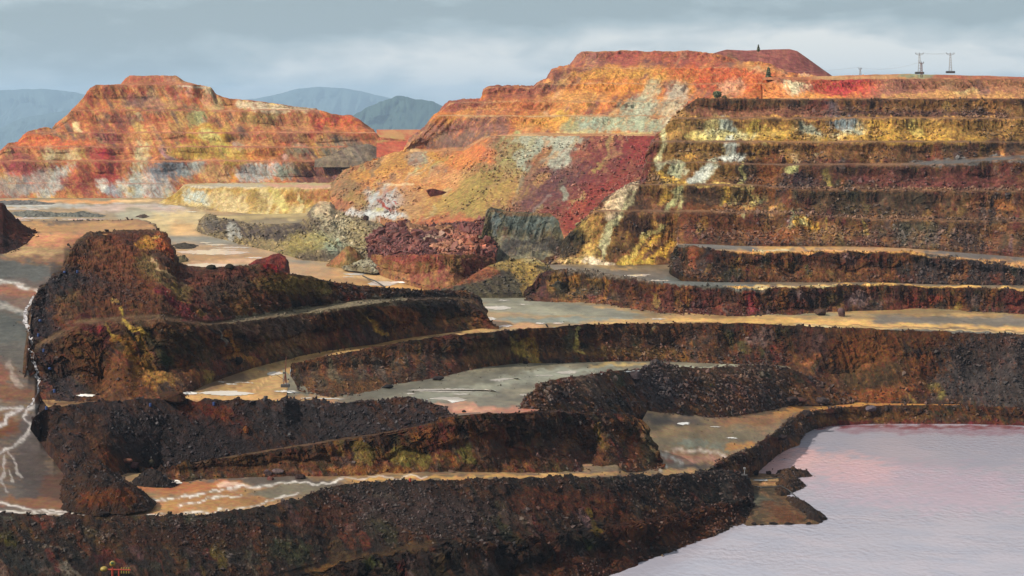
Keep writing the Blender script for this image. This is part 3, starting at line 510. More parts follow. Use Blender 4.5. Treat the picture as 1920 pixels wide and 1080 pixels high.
# ---- right terraced wall, from the pit floor at level D up to the plateau
wall_S = [(1000, 505), (1040, 478), (1060, 446), (1075, 430), (1100, 408), (1140, 370), (1172, 350), (1203, 337), (1210, 310), (1216, 280), (1233, 253), (1258, 226), (1280, 206), (1300, 192), (1316, 178), (1325, 176), (1340, 181), (1380, 185), (1500, 188), (1700, 187), (2400, 186)]
def R(D, *pts): return Line([(a, b, D) for a, b in pts])
wallP = [(88, 60, 46), (112, 76, 50), (66, 50, 46), (112, 84, 48), (130, 88, 50), (78, 64, 48), (104, 56, 48)]
pale = (214, 206, 150); paleb = (170, 182, 168); yel = (206, 160, 50); och = (170, 112, 44); dk = (76, 58, 44)
S_wall = [((156, 116, 50), .75, 60, .6, [(1240, 260), (1300, 250), (1420, 245)]), ((140, 102, 46), .7, 60, .8, [(1250, 330), (1330, 300)]), ((134, 94, 42), .65, 60, .6, [(1160, 440), (1240, 450)]), ((176, 130, 52), .8, 70, .3, [(1480, 245), (1800, 245), (1960, 245)]), ((206, 172, 84), .7, 26, .5, [(1400, 250), (1460, 252)]), ((150, 108, 50), .6, 60, .25, [(1440, 285), (1620, 288)]), ((140, 100, 48), .6, 70, .2, [(1700, 200), (1900, 205)]), ((150, 106, 48), .5, 60, .3, [(1560, 435), (1420, 440)]), ((140, 88, 66), .8, 60, .2, [(1310, 215), (1500, 214)]), ((96, 66, 60), .8, 40, .2, [(1600, 214), (1860, 215)]), ((110, 84, 64), .7, 6, 2, [(1443, 198)]), ((190, 130, 60), .8, 14, .6, [(1840, 195), (1860, 205)]),
    # pale bench two
    ((206, 190, 120), .85, 16, .9, [(1325, 240), (1340, 228)]), (pale, .85, 30, .35, [(1330, 256), (1400, 256)]), (paleb, .8, 16, .9, [(1355, 232), (1365, 250)]), ((200, 170, 60), .8, 8, 1.4, [(1420, 228), (1405, 248)]), ((190, 150, 60), .7, 24, .6, [(1440, 255), (1480, 250)]),
    ((176, 184, 160), .85, 18, .7, [(1510, 240), (1530, 255)]), ((150, 166, 170), .95, 24, .6, [(1580, 232), (1600, 238)]), ((206, 206, 170), .9, 22, .4, [(1570, 258), (1600, 252), (1612, 240)]), ((206, 156, 56), .9, 40, .5, [(1640, 235), (1670, 250)]), ((190, 146, 60), .85, 40, .5, [(1710, 240), (1760, 250)]), ((206, 180, 90), .8, 10, 1.4, [(1705, 232), (1720, 248)]),
    ((196, 150, 50), .8, 60, .14, [(1440, 262), (1800, 262)]), ((140, 104, 50), .7, 40, .5, [(1840, 245), (1900, 240)]), ((160, 110, 40), .8, 8, .9, [(1805, 258)]), ((70, 54, 46), .7, 26, .7, [(1300, 236)]),
    # nose, ochre and white trickles
    ((170, 128, 60), .8, 34, .8, [(1270, 225), (1250, 270)]), ((150, 110, 50), .85, 40, .7, [(1290, 280), (1270, 300)]), ((96, 72, 44), .8, 16, .9, [(1275, 275)]), (pale, .9, 7, 1.2, [(1245, 230), (1240, 290), (1236, 300)]), ((216, 196, 110), .8, 12, .8, [(1300, 258), (1330, 262), (1370, 260)]),
    ((190, 196, 184), .95, 12, 1, [(1368, 272), (1372, 285)]), ((214, 214, 200), .97, 15, .5, [(1360, 296), (1380, 298)]), ((206, 206, 176), .95, 12, .8, [(1340, 305), (1330, 318), (1310, 335)]), ((216, 216, 200), .98, 10, .7, [(1330, 315), (1295, 344)]), ((206, 150, 60), .85, 14, .6, [(1295, 292)]), ((110, 84, 44), .8, 14, .8, [(1315, 292)]),
    ((190, 186, 150), .9, 8, .9, [(1235, 315), (1250, 308), (1275, 312), (1282, 325)]), ((180, 180, 140), .9, 12, 1, [(1272, 318), (1265, 330)]), ((96, 76, 40), .9, 10, 1, [(1243, 326)]), (yel, .85, 6, .8, [(1235, 325), (1245, 338), (1275, 343), (1290, 345)]), ((120, 88, 44), .85, 26, .6, [(1355, 326)]), ((206, 190, 110), .9, 5, 1, [(1390, 312), (1396, 328), (1388, 342)]), ((214, 180, 90), .9, 40, .1, [(1290, 347), (1390, 348)]),
    ((110, 52, 52), .9, 12, 1, [(1222, 262), (1215, 300), (1205, 335)]), ((140, 84, 70), .6, 8, 1, [(1230, 250), (1225, 280)]),
    ((214, 190, 150), .95, 13, 1, [(1190, 350), (1165, 370), (1145, 400)]), ((216, 184, 140), .9, 13, 1, [(1150, 372), (1135, 395)]), ((200, 150, 70), .85, 16, 1, [(1120, 410), (1115, 430)]), (pale, .95, 6, 1, [(1190, 360), (1165, 400), (1145, 430), (1138, 455), (1130, 480)]), ((186, 176, 130), .9, 8, 1, [(1140, 440), (1134, 470)]), ((200, 160, 80), .85, 14, .9, [(1100, 430), (1110, 455), (1100, 480)]), ((206, 170, 100), .85, 30, .4, [(1070, 490), (1110, 488)]), ((236, 214, 180), .98, 20, .35, [(1110, 490), (1135, 496)]),
    ((72, 52, 42), .95, 20, 1.2, [(1195, 375), (1185, 400)]), ((66, 46, 42), .9, 24, .7, [(1180, 425), (1200, 430)]), ((80, 62, 42), .85, 24, .7, [(1175, 460), (1160, 470)]), ((60, 56, 46), .95, 26, .8, [(1080, 440), (1060, 465)]), ((70, 60, 46), .9, 20, .7, [(1040, 478), (1070, 470)]),
    (yel, .85, 10, 1, [(1250, 365), (1245, 375)]), ((184, 180, 120), .95, 6, 1, [(1272, 352), (1262, 375), (1250, 395)]), ((190, 184, 120), .9, 6, 1, [(1274, 360), (1272, 400)]), ((210, 170, 60), .9, 5, .8, [(1270, 395), (1265, 415)]), ((206, 186, 110), .95, 7, .7, [(1240, 425), (1215, 440), (1205, 445)]), ((214, 180, 80), .95, 7, 1, [(1210, 450), (1190, 475), (1170, 493)]), (yel, .95, 6, 1, [(1240, 440), (1215, 470), (1190, 490)]), (yel, .95, 6, .9, [(1260, 455), (1245, 475), (1225, 490)]), ((206, 170, 60), .9, 8, .4, [(1160, 494), (1220, 490)]), ((190, 140, 40), .9, 4, 1, [(1265, 485)]),
    (dk, .9, 40, .5, [(1300, 370), (1340, 372)]), ((110, 86, 44), .8, 24, .6, [(1400, 370), (1370, 365)]), (yel, .85, 6, .9, [(1368, 360), (1365, 378), (1360, 390)]), ((200, 176, 100), .95, 7, 1, [(1402, 355), (1415, 375), (1405, 392)]), (och, .9, 20, .3, [(1360, 392), (1400, 394)]), ((120, 76, 44), .8, 40, .2, [(1300, 392), (1360, 394)]),
    ((140, 88, 44), .8, 26, .8, [(1440, 320), (1430, 360)]), ((120, 72, 40), .8, 24, .9, [(1450, 300), (1420, 345)]), ((110, 66, 38), .85, 20, .6, [(1485, 385)]), ((62, 46, 50), .9, 26, .5, [(1500, 335), (1520, 345)]), ((96, 54, 50), .8, 80, .25, [(1650, 335), (1860, 335)]), ((110, 62, 56), .8, 60, .2, [(1700, 348), (1900, 350)]), ((60, 56, 44), .7, 60, .5, [(1560, 380), (1700, 380)]),
    ((150, 96, 44), .9, 14, .8, [(1880, 385), (1895, 392)]), ((120, 80, 44), .6, 60, .25, [(1560, 285), (1640, 282)]), ((214, 190, 140), .9, 4, .8, [(1530, 290), (1527, 293)]), ((190, 130, 60), .85, 5, 1.2, [(1876, 280), (1882, 290)]),
    (yel, .95, 10, 1, [(1310, 428), (1318, 415)]), ((206, 170, 90), .9, 6, 1, [(1305, 430)]), ((214, 160, 50), .95, 14, .8, [(1496, 412), (1510, 418), (1520, 430)]), ((240, 220, 140), .9, 8, .6, [(1505, 412), (1515, 425)]), ((150, 92, 40), .9, 30, .4, [(1490, 435), (1460, 445)]), ((112, 66, 40), .8, 50, .4, [(1290, 410), (1440, 445)]),
    ((130, 92, 44), .6, 5, 2.5, [(1860, 430)]), ((96, 96, 80), .5, 30, .8, [(1700, 440), (1740, 440)]), ((200, 140, 90), .7, 14, .2, [(1820, 383), (1835, 380)]),
    ((110, 106, 104), 1, 60, .1, [(1760, 308), (1830, 303), (1960, 296)]), ((206, 150, 70), .9, 40, .07, [(1300, 222), (1900, 222)]), ((190, 130, 70), .9, 40, .06, [(1420, 266), (1560, 268)]), (None, .5, 60, .25, [(1400, 395), (1700, 405), (1920, 410)]), (None, .5, 60, .25, [(1500, 350), (1900, 358)]),
    (None, .8, 40, .3, [(1560, 440), (1900, 440)]), (None, .7, 40, .5, [(1480, 345), (1530, 350)]), (None, .7, 30, .4, [(1820, 210), (1870, 212)])]
wl = [(R(1212, (0, 187)), 'face'), (R(1200, (0, 220)), 'floor'), (R(1150, (0, 223)), 'face'), (R(1138, (0, 264)), 'floor'), (R(1095, (0, 268)), 'face'),
      (Line([(0, 303, 1085), (1280, 303, 1085), (1480, 307, 1085), (1700, 305, 1085), (1920, 290, 1085), (2400, 270, 1085)]), 'floor'), (Line([(1280, 305, 1040), (1400, 308, 1040), (1480, 311, 1035), (1720, 311, 1030), (1800, 307, 1030), (1920, 298, 1030), (2400, 280, 1030)]), 'face'),
      (Line([(1280, 345, 1022), (1400, 345, 1022), (1500, 352, 1020), (1920, 356, 1020)]), 'floor'), (Line([(1200, 347, 1005), (1400, 348, 1005), (1500, 356, 1000), (1700, 358, 1000), (1920, 360, 1000)]), 'face'),
      (Line([(1200, 394, 990), (1400, 395, 990), (1480, 399, 988), (1600, 406, 988), (1920, 412, 985)]), 'floor'), (Line([(1200, 398, 975), (1400, 400, 972), (1480, 402, 970), (1600, 410, 968), (1700, 414, 968), (1920, 417, 965)]), 'face')]
wl_last = Line([(1000, 497, 957), (1150, 499, 955), (1262, 498, 957), (1272, 462, 935), (1340, 455, 940), (1400, 458, 938), (1600, 458, 936), (1920, 476, 930), (2400, 480, 930)])
S_wall = veins(60, (1240, 1500), (225, 400), [(196, 150, 56), (170, 120, 46), (214, 196, 130), (64, 50, 42), (150, 96, 44)], (3, 11), 100, (8, 34), (.45, .8), 8)+veins(110, (1480, 2000), (192, 455), [(160, 110, 50), (70, 54, 46), (120, 72, 48), (96, 92, 66), (110, 96, 90), (186, 140, 60)], (3, 12), 100, (6, 30), (.35, .7), 9)+veins(40, (1080, 1260), (380, 490), [(196, 150, 56), (70, 52, 42), (170, 116, 46)], (3, 9), 118, (10, 40), (.4, .7), 10)+S_wall
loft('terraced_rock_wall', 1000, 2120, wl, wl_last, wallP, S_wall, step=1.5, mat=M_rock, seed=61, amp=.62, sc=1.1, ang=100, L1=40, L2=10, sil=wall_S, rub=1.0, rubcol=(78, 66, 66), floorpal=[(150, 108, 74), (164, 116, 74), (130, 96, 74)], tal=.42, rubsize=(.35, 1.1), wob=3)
# band of orange and red rock behind, up to the plateau
S_top = [((236, 216, 170), 1, 24, .5, [(1490, 165), (1505, 170)]), ((184, 76, 46), .95, 40, .6, [(1540, 165), (1580, 168)]), ((186, 56, 50), .98, 34, .6, [(1580, 172), (1610, 160)]), ((206, 90, 50), .9, 24, .6, [(1635, 160), (1620, 175)]), ((226, 150, 60), .9, 50, .15, [(1440, 183), (1560, 184)]),
    ((150, 96, 76), .9, 60, .6, [(1680, 165), (1720, 160)]), ((160, 110, 70), .8, 60, .5, [(1780, 165), (1900, 162)]), ((226, 196, 130), .9, 16, .4, [(1800, 178), (1820, 174)]), ((206, 150, 80), .8, 60, .16, [(1700, 182), (1860, 182)]), ((120, 84, 76), .8, 16, .7, [(1830, 160), (1845, 170)]), ((150, 110, 76), .7, 16, .7, [(1780, 160)]), ((220, 130, 56), .9, 30, .5, [(1455, 172), (1440, 165)])]
loft('plateau_edge', 1430, 2120, [(Line([(1430, 160, 1330), (1460, 148, 1330), (1480, 151, 1330), (1540, 151, 1330), (1700, 149, 1325), (1920, 149, 1320), (2400, 150, 1320)]), 'face')], Line([(1430, 186, 1290), (1920, 186, 1275), (2400, 186, 1275)]),
     [(176, 110, 74), (150, 90, 70), (196, 130, 80)], S_top, step=1.5, mat=M_rock_mid, seed=67, amp=.8, sc=1.2, ang=60, L1=30, L2=7, tal=.4)
loft('plateau', 1430, 2120, [(Line([(1430, 145, 1620), (1560, 143, 1620), (1640, 140, 1620), (1700, 139, 1600), (1840, 142, 1600), (1920, 145, 1600), (2400, 148, 1600)]), 'slope')], Line([(1430, 150, 1332), (1920, 150, 1322), (2400, 151, 1320)]),
     [(206, 136, 70), (196, 112, 64), (214, 160, 100)], [((150, 160, 120), .95, 24, .25, [(1710, 141), (1740, 141)]), ((150, 160, 120), .95, 22, .3, [(1775, 139), (1800, 139)]), ((176, 84, 56), .8, 60, .2, [(1800, 146), (1960, 146)])], step=1.6, mat=M_rock_mid, seed=68, amp=.35, sc=1.3, ang=0, L1=50, L2=3, foot=False)
loft('back_plateau', 1290, 1500, [(Line([(1290, 190, 1350), (1500, 186, 1350)]), 'slope')], Line([(1290, 206, 1213), (1330, 192, 1213), (1500, 189, 1213)]), [(206, 110, 56), (220, 140, 70)], [], step=2, mat=M_rock_mid, seed=69, amp=.2, foot=False)
loft('plateau_ledge', 1440, 2120, [(Line([(0, 184, 1290)]), 'slope')], Line([(0, 188.4, 1214)]), [(206, 130, 66), (196, 140, 90)], [((90, 60, 50), .7, 60, .1, [(1600, 187), (1900, 187)])], step=3, mat=M_rock_mid, seed=70, amp=.15, foot=False, back=False)

# ---- level E road and its dark face
S_E = [((150, 84, 50), .85, 7, 1.6, [(1306, 475), (1300, 495)]), ((130, 96, 92), .8, 10, 1, [(1580, 480), (1595, 495)]), ((150, 96, 44), .9, 12, .5, [(1670, 520)]), ((112, 84, 70), .7, 4, 2.5, [(1345, 490)]), ((110, 72, 44), .7, 50, .4, [(1440, 515), (1620, 518)]), ((60, 54, 56), .9, 70, .6, [(1760, 510), (1900, 520)]),
    (None, .95, 60, .45, [(1730, 510), (1920, 520)]), (None, .6, 40, .16, [(1500, 527), (1660, 528)]), (None, .5, 30, .3, [(1280, 512), (1340, 525)]),
    ((214, 160, 80), 1, 26, .16, [(1400, 463), (1560, 460)]), ((222, 160, 84), 1, 26, .16, [(1390, 473), (1500, 472), (1660, 470), (1760, 478), (1960, 500)]), ((120, 112, 104), 1, 30, .25, [(1290, 457), (1400, 462)]), ((226, 206, 150), 1, 14, .16, [(1420, 470), (1470, 466)]), ((112, 100, 92), 1, 50, .2, [(1780, 474), (1960, 480)])]
Ecrest = Line([(1255, 500, 905), (1270, 460, 925), (1290, 462, 920), (1330, 468, 900), (1380, 475, 896), (1500, 475, 899), (1700, 474, 899), (1760, 481, 898), (1830, 492, 896), (1920, 505, 893), (2400, 540, 886)])
Etoe = [(1255, 503), (1280, 517), (1340, 527), (1450, 532), (1600, 530), (1700, 530), (1920, 536), (2400, 545)]
EtoeL = Line([(a, b, 878 if a < 1400 else 889) for a, b in Etoe[:-1]]+[(2400, 545, 882)])
loft('bench_road', 1255, 2120, [(Line([(1255, 497, 930), (1270, 452, 960), (1400, 456, 955), (1600, 456, 955), (1920, 473, 945), (2400, 478, 940)]), 'floor')], shifted(Ecrest, 1.5, .05), [(180, 134, 84), (140, 112, 84), (200, 150, 90)], S_E, step=2, mat=M_floor, seed=71, foot=False, back=False, ang=0, L1=90, L2=4, smooth=True)
S_E = S_E+veins(45, (1270, 1960), (475, 528), [(130, 88, 44), (110, 66, 38), (96, 84, 76), (70, 72, 46), (44, 36, 36), (150, 104, 50), (112, 60, 44)], (3, 9), 92, (6, 26), (.3, .65), 13)
loft('dark_rock_face', 1255, 2120, [(Ecrest, 'face')], EtoeL, DKW, S_E, step=1.5, mat=M_rock, seed=73, amp=1.0, ang=95, L1=26, L2=8, rub=.8, tal=.35)

# ---- level D floor and its face
Dcrest = Line([(985, 560, 866), (998, 535, 872), (1010, 516, 880), (1030, 510, 884), (1060, 508, 886), (1110, 510, 884), (1140, 516, 878), (1180, 522, 868), (1230, 530, 860), (1280, 537, 854), (1400, 541, 850), (1480, 542, 854), (1540, 540, 860), (1620, 536, 872), (1680, 537, 876), (1750, 540, 880), (1920, 546, 874), (2400, 550, 872)])
Dtoe = Line([(985, 562, 80.5), (1040, 571, 82), (1100, 576, 83.3), (1160, 588, 84.8), (1230, 596, 85.8), (1280, 598, 86.4), (1400, 599, 87.2), (1500, 599, 87.8), (1600, 595, 88.4), (1750, 593, 89), (1850, 597, 89.6), (1920, 601, 90.2), (2400, 605, 91)], 'H')
S_D = [((150, 108, 44), .85, 12, 1.2, [(1045, 520), (1035, 540)]), ((170, 116, 40), .9, 9, 1.2, [(1082, 525), (1070, 550), (1060, 566)]), ((176, 120, 40), .9, 6, 1, [(1135, 520), (1143, 545), (1130, 565)]), ((150, 110, 40), .8, 12, 1, [(1110, 518), (1120, 530)]), ((140, 86, 44), .8, 30, .25, [(1060, 568), (1130, 566)]), ((76, 66, 44), .8, 20, .8, [(1120, 540), (1050, 548)]),
    ((100, 52, 46), .85, 30, .8, [(1320, 560), (1310, 580)]), ((130, 52, 54), .9, 11, 1.6, [(1402, 555), (1410, 575)]), ((110, 60, 50), .8, 30, .4, [(1220, 560), (1250, 575)]), ((100, 56, 44), .8, 30, .6, [(1340, 575), (1370, 585)]), ((76, 42, 48), .9, 24, .7, [(1580, 565)]), ((130, 104, 100), .9, 16, .8, [(1610, 555), (1612, 565)]), ((110, 92, 90), .8, 12, .8, [(1495, 552)]),
    ((140, 66, 40), .9, 26, .4, [(1740, 560), (1720, 570)]), ((110, 56, 44), .85, 30, .6, [(1700, 575), (1720, 560)]), ((120, 96, 40), .9, 8, 1.2, [(1797, 570), (1795, 585)]), ((100, 48, 42), .85, 30, .6, [(1900, 570)]), ((110, 92, 90), .7, 16, .6, [(1830, 562)]), ((150, 84, 50), .8, 14, .5, [(1735, 588)]), (None, .95, 34, .4, [(1850, 590), (1880, 592)]), (None, .5, 60, .2, [(1160, 585), (1500, 595)]),
    ((120, 106, 92), 1, 60, .2, [(1110, 510), (1240, 522), (1400, 537)]), ((110, 110, 104), 1, 40, .2, [(1260, 528), (1400, 538)]), ((232, 180, 96), 1, 14, .18, [(1370, 538), (1500, 538), (1620, 533), (1760, 537), (1960, 543)]), ((240, 214, 150), 1, 10, .15, [(1420, 539), (1560, 537)]), ((190, 150, 92), 1, 14, .25, [(1130, 500), (1180, 504)])]
loft('level_d_floor', 1000, 2120, [(Line([(1000, 488, 1010), (1060, 488, 1005), (1280, 494, 960), (1340, 522, 898), (1450, 529, 890), (1700, 527, 896), (1920, 533, 892), (2400, 542, 886)]), 'floor')], shifted(Dcrest, 1.5, .05), [(140, 116, 88), (120, 106, 86)], S_D, step=2, mat=M_floor, seed=75, foot=False, back=False, ang=0, L1=90, L2=4, smooth=True)
S_D = S_D+veins(70, (1000, 1960), (540, 592), [(130, 88, 44), (110, 66, 38), (96, 84, 76), (70, 72, 46), (44, 36, 36), (150, 104, 50), (112, 60, 44)], (3, 9), 92, (6, 26), (.3, .65), 12)
loft('level_d_rock_face', 985, 2120, [(Dcrest, 'face')], Dtoe, DKW+[(84, 52, 50)], S_D, colk=1.05, step=1.4, mat=M_rock, seed=77, amp=1.0, ang=95, L1=30, L2=9, rub=.7, tal=.3)

# ---- level C edge: long curved face (from the mast on the left to the frame edge)
M4D = [(545, 590), (600, 645), (700, 672), (800, 677), (900, 718), (1000, 748), (1100, 785), (1280, 808), (1400, 815), (1560, 814), (1700, 812), (1920, 800), (2400, 790)]
M4 = Line([(a, b, float(np.interp(b, [0, 9999], [0, 9999])*0+h*F/(b-YH))) for (a, b), h in zip(m4crest, np.interp([p[0] for p in m4crest], *np.array(Hc, float).T))])
M4toe_pts = [(545, 700, 81.5), (560, 730, 82), (580, 740, 83), (622, 748, 84), (661, 747, 85), (700, 738, 86.5), (735, 727, 88), (780, 719, 89.3), (827, 710, 90.5), (870, 699, 92), (907, 691, 93), (973, 684, 94.5), (1040, 682, 95.5), (1154, 679, 98), (1238, 680, 99.5), (1360, 684, 101), (1440, 688, 102.5), (1475, 692, 103.5), (1500, 715, 107), (1530, 752, 112.5), (1600, 754, 113.8), (1700, 756, 114), (1800, 758, 114.3), (1920, 768, 114.3), (2400, 775, 114)]
M4toe = Line(M4toe_pts, 'H')
S_M4 = [((150, 126, 44), .85, 12, 1, [(965, 640), (975, 655)]), ((176, 130, 34), .9, 12, .9, [(990, 645), (1005, 660)]), ((160, 128, 50), .9, 10, .8, [(965, 655), (990, 670), (1010, 680)]), ((214, 196, 110), .95, 3.5, 1, [(1085, 618), (1076, 622), (1072, 645), (1080, 658), (1095, 665)]), ((200, 170, 70), .9, 4, 1, [(1073, 640), (1080, 658), (1095, 666)]), ((110, 104, 76), .8, 10, 1.4, [(1062, 630), (1062, 650)]),
    ((52, 66, 44), .85, 12, 1.4, [(1190, 640)]), ((190, 170, 110), .85, 3, 1.6, [(1228, 615), (1224, 623)]), ((96, 48, 40), .8, 4, 2.4, [(1278, 640)]), ((120, 88, 44), .7, 50, .2, [(1100, 660), (1220, 662)]), ((120, 96, 90), .7, 20, .8, [(1420, 635), (1440, 630)]), ((90, 60, 40), .7, 60, .3, [(1160, 630), (1260, 625)]),
    ((112, 68, 34), .9, 40, .8, [(1600, 640), (1590, 670)]), ((120, 74, 36), .9, 40, .8, [(1650, 650), (1620, 680)]), ((124, 70, 34), .9, 30, .8, [(1720, 690), (1690, 720), (1660, 745)]), ((128, 72, 34), .9, 24, .6, [(1600, 735), (1650, 745)]), ((70, 56, 36), .85, 50, .5, [(1600, 715), (1680, 700)]), ((100, 62, 34), .7, 50, .4, [(1740, 635), (1860, 640)]),
    ((66, 58, 58), .95, 70, 1, [(1830, 680), (1920, 690)]), ((62, 56, 56), .95, 50, .8, [(1790, 720), (1900, 740)]), (None, 1.0, 80, .9, [(1830, 690), (1920, 690)]), (None, .9, 50, .5, [(1780, 735), (1900, 740)]), ((104, 92, 44), .8, 16, .5, [(1760, 738), (1750, 730)]), ((96, 66, 56), .8, 20, .5, [(1890, 645)]),
    ((70, 48, 44), .9, 30, .8, [(1510, 640), (1530, 660)]), ((96, 70, 66), .8, 8, 1, [(1540, 640), (1525, 665)]), ((150, 90, 50), .8, 10, .6, [(1525, 672), (1510, 680)]), ((90, 60, 40), .8, 40, .4, [(1480, 700), (1540, 720)]),
    (None, .95, 70, .16, [(1100, 672), (1300, 674), (1430, 676)]), (None, .8, 60, .3, [(1120, 665), (1280, 668)]), (None, .6, 50, .16, [(880, 690), (1000, 680)]), (None, .6, 50, .2, [(560, 735), (700, 738)]),
    ((104, 92, 70), .8, 6, 3, [(620, 695), (640, 720)]), ((110, 96, 84), .7, 5, 3, [(700, 680), (720, 705)]), ((96, 80, 60), .7, 5, 3, [(590, 700), (605, 725)]), ((112, 76, 40), .8, 30, .4, [(640, 728), (700, 722)]), ((120, 80, 40), .8, 14, .6, [(880, 675), (885, 680)]), ((110, 86, 50), .6, 30, .6, [(900, 650), (930, 660)])]
S_M4 = veins(120, (560, 1960), (620, 745), [(130, 88, 44), (110, 66, 38), (96, 84, 76), (70, 72, 46), (44, 36, 36), (150, 104, 50), (112, 60, 44)], (3, 12), 78, (8, 40), (.3, .65), 11)+S_M4
loft('curved_rock_face', 545, 2120, [(M4, 'face')], M4toe, DKW, S_M4, lip=.7, step=1.5, mat=M_rock, seed=79, amp=.85, ang=75, L1=26, L2=7, rub=.8, tal=.38)

# ---- level B floor, rubble ridge M6, the bench face M3, level A floor
S_B = [(None, .04, 90, .4, [(700, 740), (900, 710), (1100, 690)]), ((150, 146, 124), 1, 50, .2, [(780, 745), (860, 735), (960, 715), (1060, 700)]), ((112, 104, 84), 1, 40, .35, [(700, 738), (830, 715)]), ((120, 112, 90), 1, 40, .25, [(830, 722), (930, 700), (1000, 690)]), ((160, 158, 138), 1, 30, .2, [(1000, 700), (1130, 690)]), ((190, 160, 100), 1, 26, .12, [(1130, 685), (1190, 684)]), ((176, 176, 150), 1, 20, .1, [(1230, 686), (1420, 686)]),
     ((200, 120, 80), 1, 60, .14, [(830, 768), (960, 772), (1060, 772)]), ((214, 150, 110), 1, 40, .14, [(840, 760), (900, 770)]), ((190, 140, 84), 1, 40, .2, [(560, 748), (640, 756)]), ((110, 96, 76), 1, 34, .2, [(660, 752), (740, 752)]), ((160, 110, 66), 1, 40, .2, [(600, 760), (720, 766)])]
Bbot = Line([(530, 757, 561), (560, 757, 567), (620, 759, 571), (700, 757, 575), (770, 752, 582), (830, 762, 573), (838, 767, 566), (848, 782, 549.5), (900, 777, 552), (1000, 776, 562), (1030, 760, 600), (1100, 740, 650), (1200, 725, 690), (1300, 715, 725), (1400, 705, 765), (1480, 700, 785)])
loft('level_b_floor', 530, 1480, [(withH([(530, 690), (560, 722), (640, 738), (735, 720), (827, 703), (907, 684), (973, 677), (1154, 672), (1480, 682)], [(530, 81.3), (560, 82), (661, 85), (780, 89.3), (907, 93), (1154, 98), (1440, 102)]), 'floor'),
     (withH([(530, 745), (640, 750), (735, 745), (827, 740), (907, 730), (1000, 722), (1100, 705), (1200, 700), (1480, 694)], [(530, 82.2), (560, 82.5), (640, 84), (735, 86), (827, 87), (907, 88.5), (1000, 92), (1200, 98), (1480, 103.5)]), 'floor')], shifted(Bbot, 1.5, .05), [(130, 120, 96), (112, 104, 86), (146, 134, 108)], S_B, step=2, mat=M_floor, seed=81, rubsize=(.2, .55), foot=False, back=False, ang=0, L1=90, L2=4, smooth=True)
S_M6 = [((112, 66, 36), .8, 8, 1, [(1078, 720), (1085, 730)]), ((60, 66, 40), .8, 14, .9, [(1155, 715)]), ((96, 80, 70), .7, 24, 1, [(1100, 720), (1130, 745)]), ((66, 56, 58), .95, 40, .8, [(1230, 705), (1240, 740)]), (None, 1.0, 36, 1, [(1240, 700), (1230, 740)]), (None, 1.0, 90, .35, [(1280, 735), (1420, 735)]), (None, .7, 60, .5, [(1050, 745), (1150, 755)]), (None, .8, 60, .4, [(1330, 720), (1420, 715)]),
    ((112, 84, 60), .5, 60, .3, [(1300, 700), (1420, 705)]), ((60, 70, 44), .7, 16, .5, [(1432, 703)]), ((130, 120, 50), .7, 5, .8, [(1333, 720)]), ((110, 74, 44), .7, 40, .4, [(1480, 735), (1500, 745)])]
M6c = Line([(970, 775, 572), (977, 760, 580), (990, 742, 586), (1010, 726, 596), (1029, 716, 605), (1050, 711, 615), (1085, 707, 627), (1120, 702, 640), (1152, 697, 662), (1200, 694, 685), (1215, 688, 694), (1230, 683, 700), (1249, 684, 704), (1263, 690, 708), (1300, 691, 722), (1360, 690, 745), (1400, 687, 760), (1440, 686, 775), (1480, 692, 785), (1530, 712, 790), (1560, 730, 785), (1600, 750, 782)])
M6t = Line([(970, 779, 86.5), (1000, 776, 87), (1050, 777, 89.3), (1120, 777, 92.5), (1200, 779, 100.2), (1272, 779, 103), (1335, 781, 105.8), (1392, 777, 108.4), (1450, 767, 111), (1479, 761, 112), (1556, 758, 113.6), (1600, 756, 113.9)], 'H')
loft('rubble_ridge', 970, 1600, [(M6c, 'talus')], M6t, DKW, S_M6, step=1.4, mat=M_rock, seed=83, amp=1.3, ang=50, L1=30, L2=6, rub=1.3, rubcol=(80, 70, 74), rubsize=(.4, 1.5))

S_M3 = [((120, 104, 44), .7, 16, 1, [(670, 840), (690, 860)]), ((110, 100, 44), .75, 18, 1, [(750, 855), (790, 865)]), ((130, 76, 34), .85, 10, 1.2, [(845, 855), (850, 870)]), ((112, 104, 44), .7, 12, 1, [(870, 845), (880, 860)]), ((110, 84, 76), .7, 4, 3, [(935, 780), (945, 810)]), ((110, 84, 72), .7, 3, 3, [(890, 830), (905, 865)]), ((130, 70, 40), .7, 8, 1.6, [(1185, 845), (1180, 865)]), ((96, 88, 66), .7, 14, 1.6, [(1210, 820), (1218, 850)]),
    ((130, 84, 40), .8, 40, .2, [(640, 880), (740, 884)]), (None, .9, 50, .6, [(1060, 800), (1130, 830)]), (None, .7, 40, .5, [(1120, 850), (1180, 870)]), (None, .5, 60, .12, [(660, 888), (1200, 876)]), ((50, 36, 32), .6, 60, .5, [(1000, 800), (1100, 850)]), ((84, 50, 34), .7, 50, .3, [(960, 850), (1120, 860)]), ((80, 54, 36), .8, 60, .3, [(560, 870), (400, 880)])]
M3Lc = Line([(190, 892, 548), (250, 891, 548), (300, 887, 548), (450, 858, 549), (560, 841, 549), (640, 827, 549), (700, 819, 549), (780, 803, 548), (845, 783, 548), (900, 777, 551), (1000, 775, 566), (1100, 777, 586), (1180, 780, 602), (1200, 788, 603), (1213, 805, 602), (1225, 845, 598), (1236, 872, 595), (1245, 882, 592)])
M3Lt = Line([(190, 896, 98.5), (330, 906, 99.7), (420, 902, 99.9), (640, 897, 99.8), (820, 891, 98.3), (1000, 887, 99.7), (1160, 884, 102.6), (1245, 884, 106.4)], 'H')
S_M3 = veins(80, (250, 1230), (790, 890), [(130, 88, 44), (110, 66, 38), (96, 84, 76), (70, 72, 46), (44, 36, 36), (150, 104, 50), (112, 60, 44)], (3, 11), 64, (10, 44), (.3, .65), 14)+S_M3
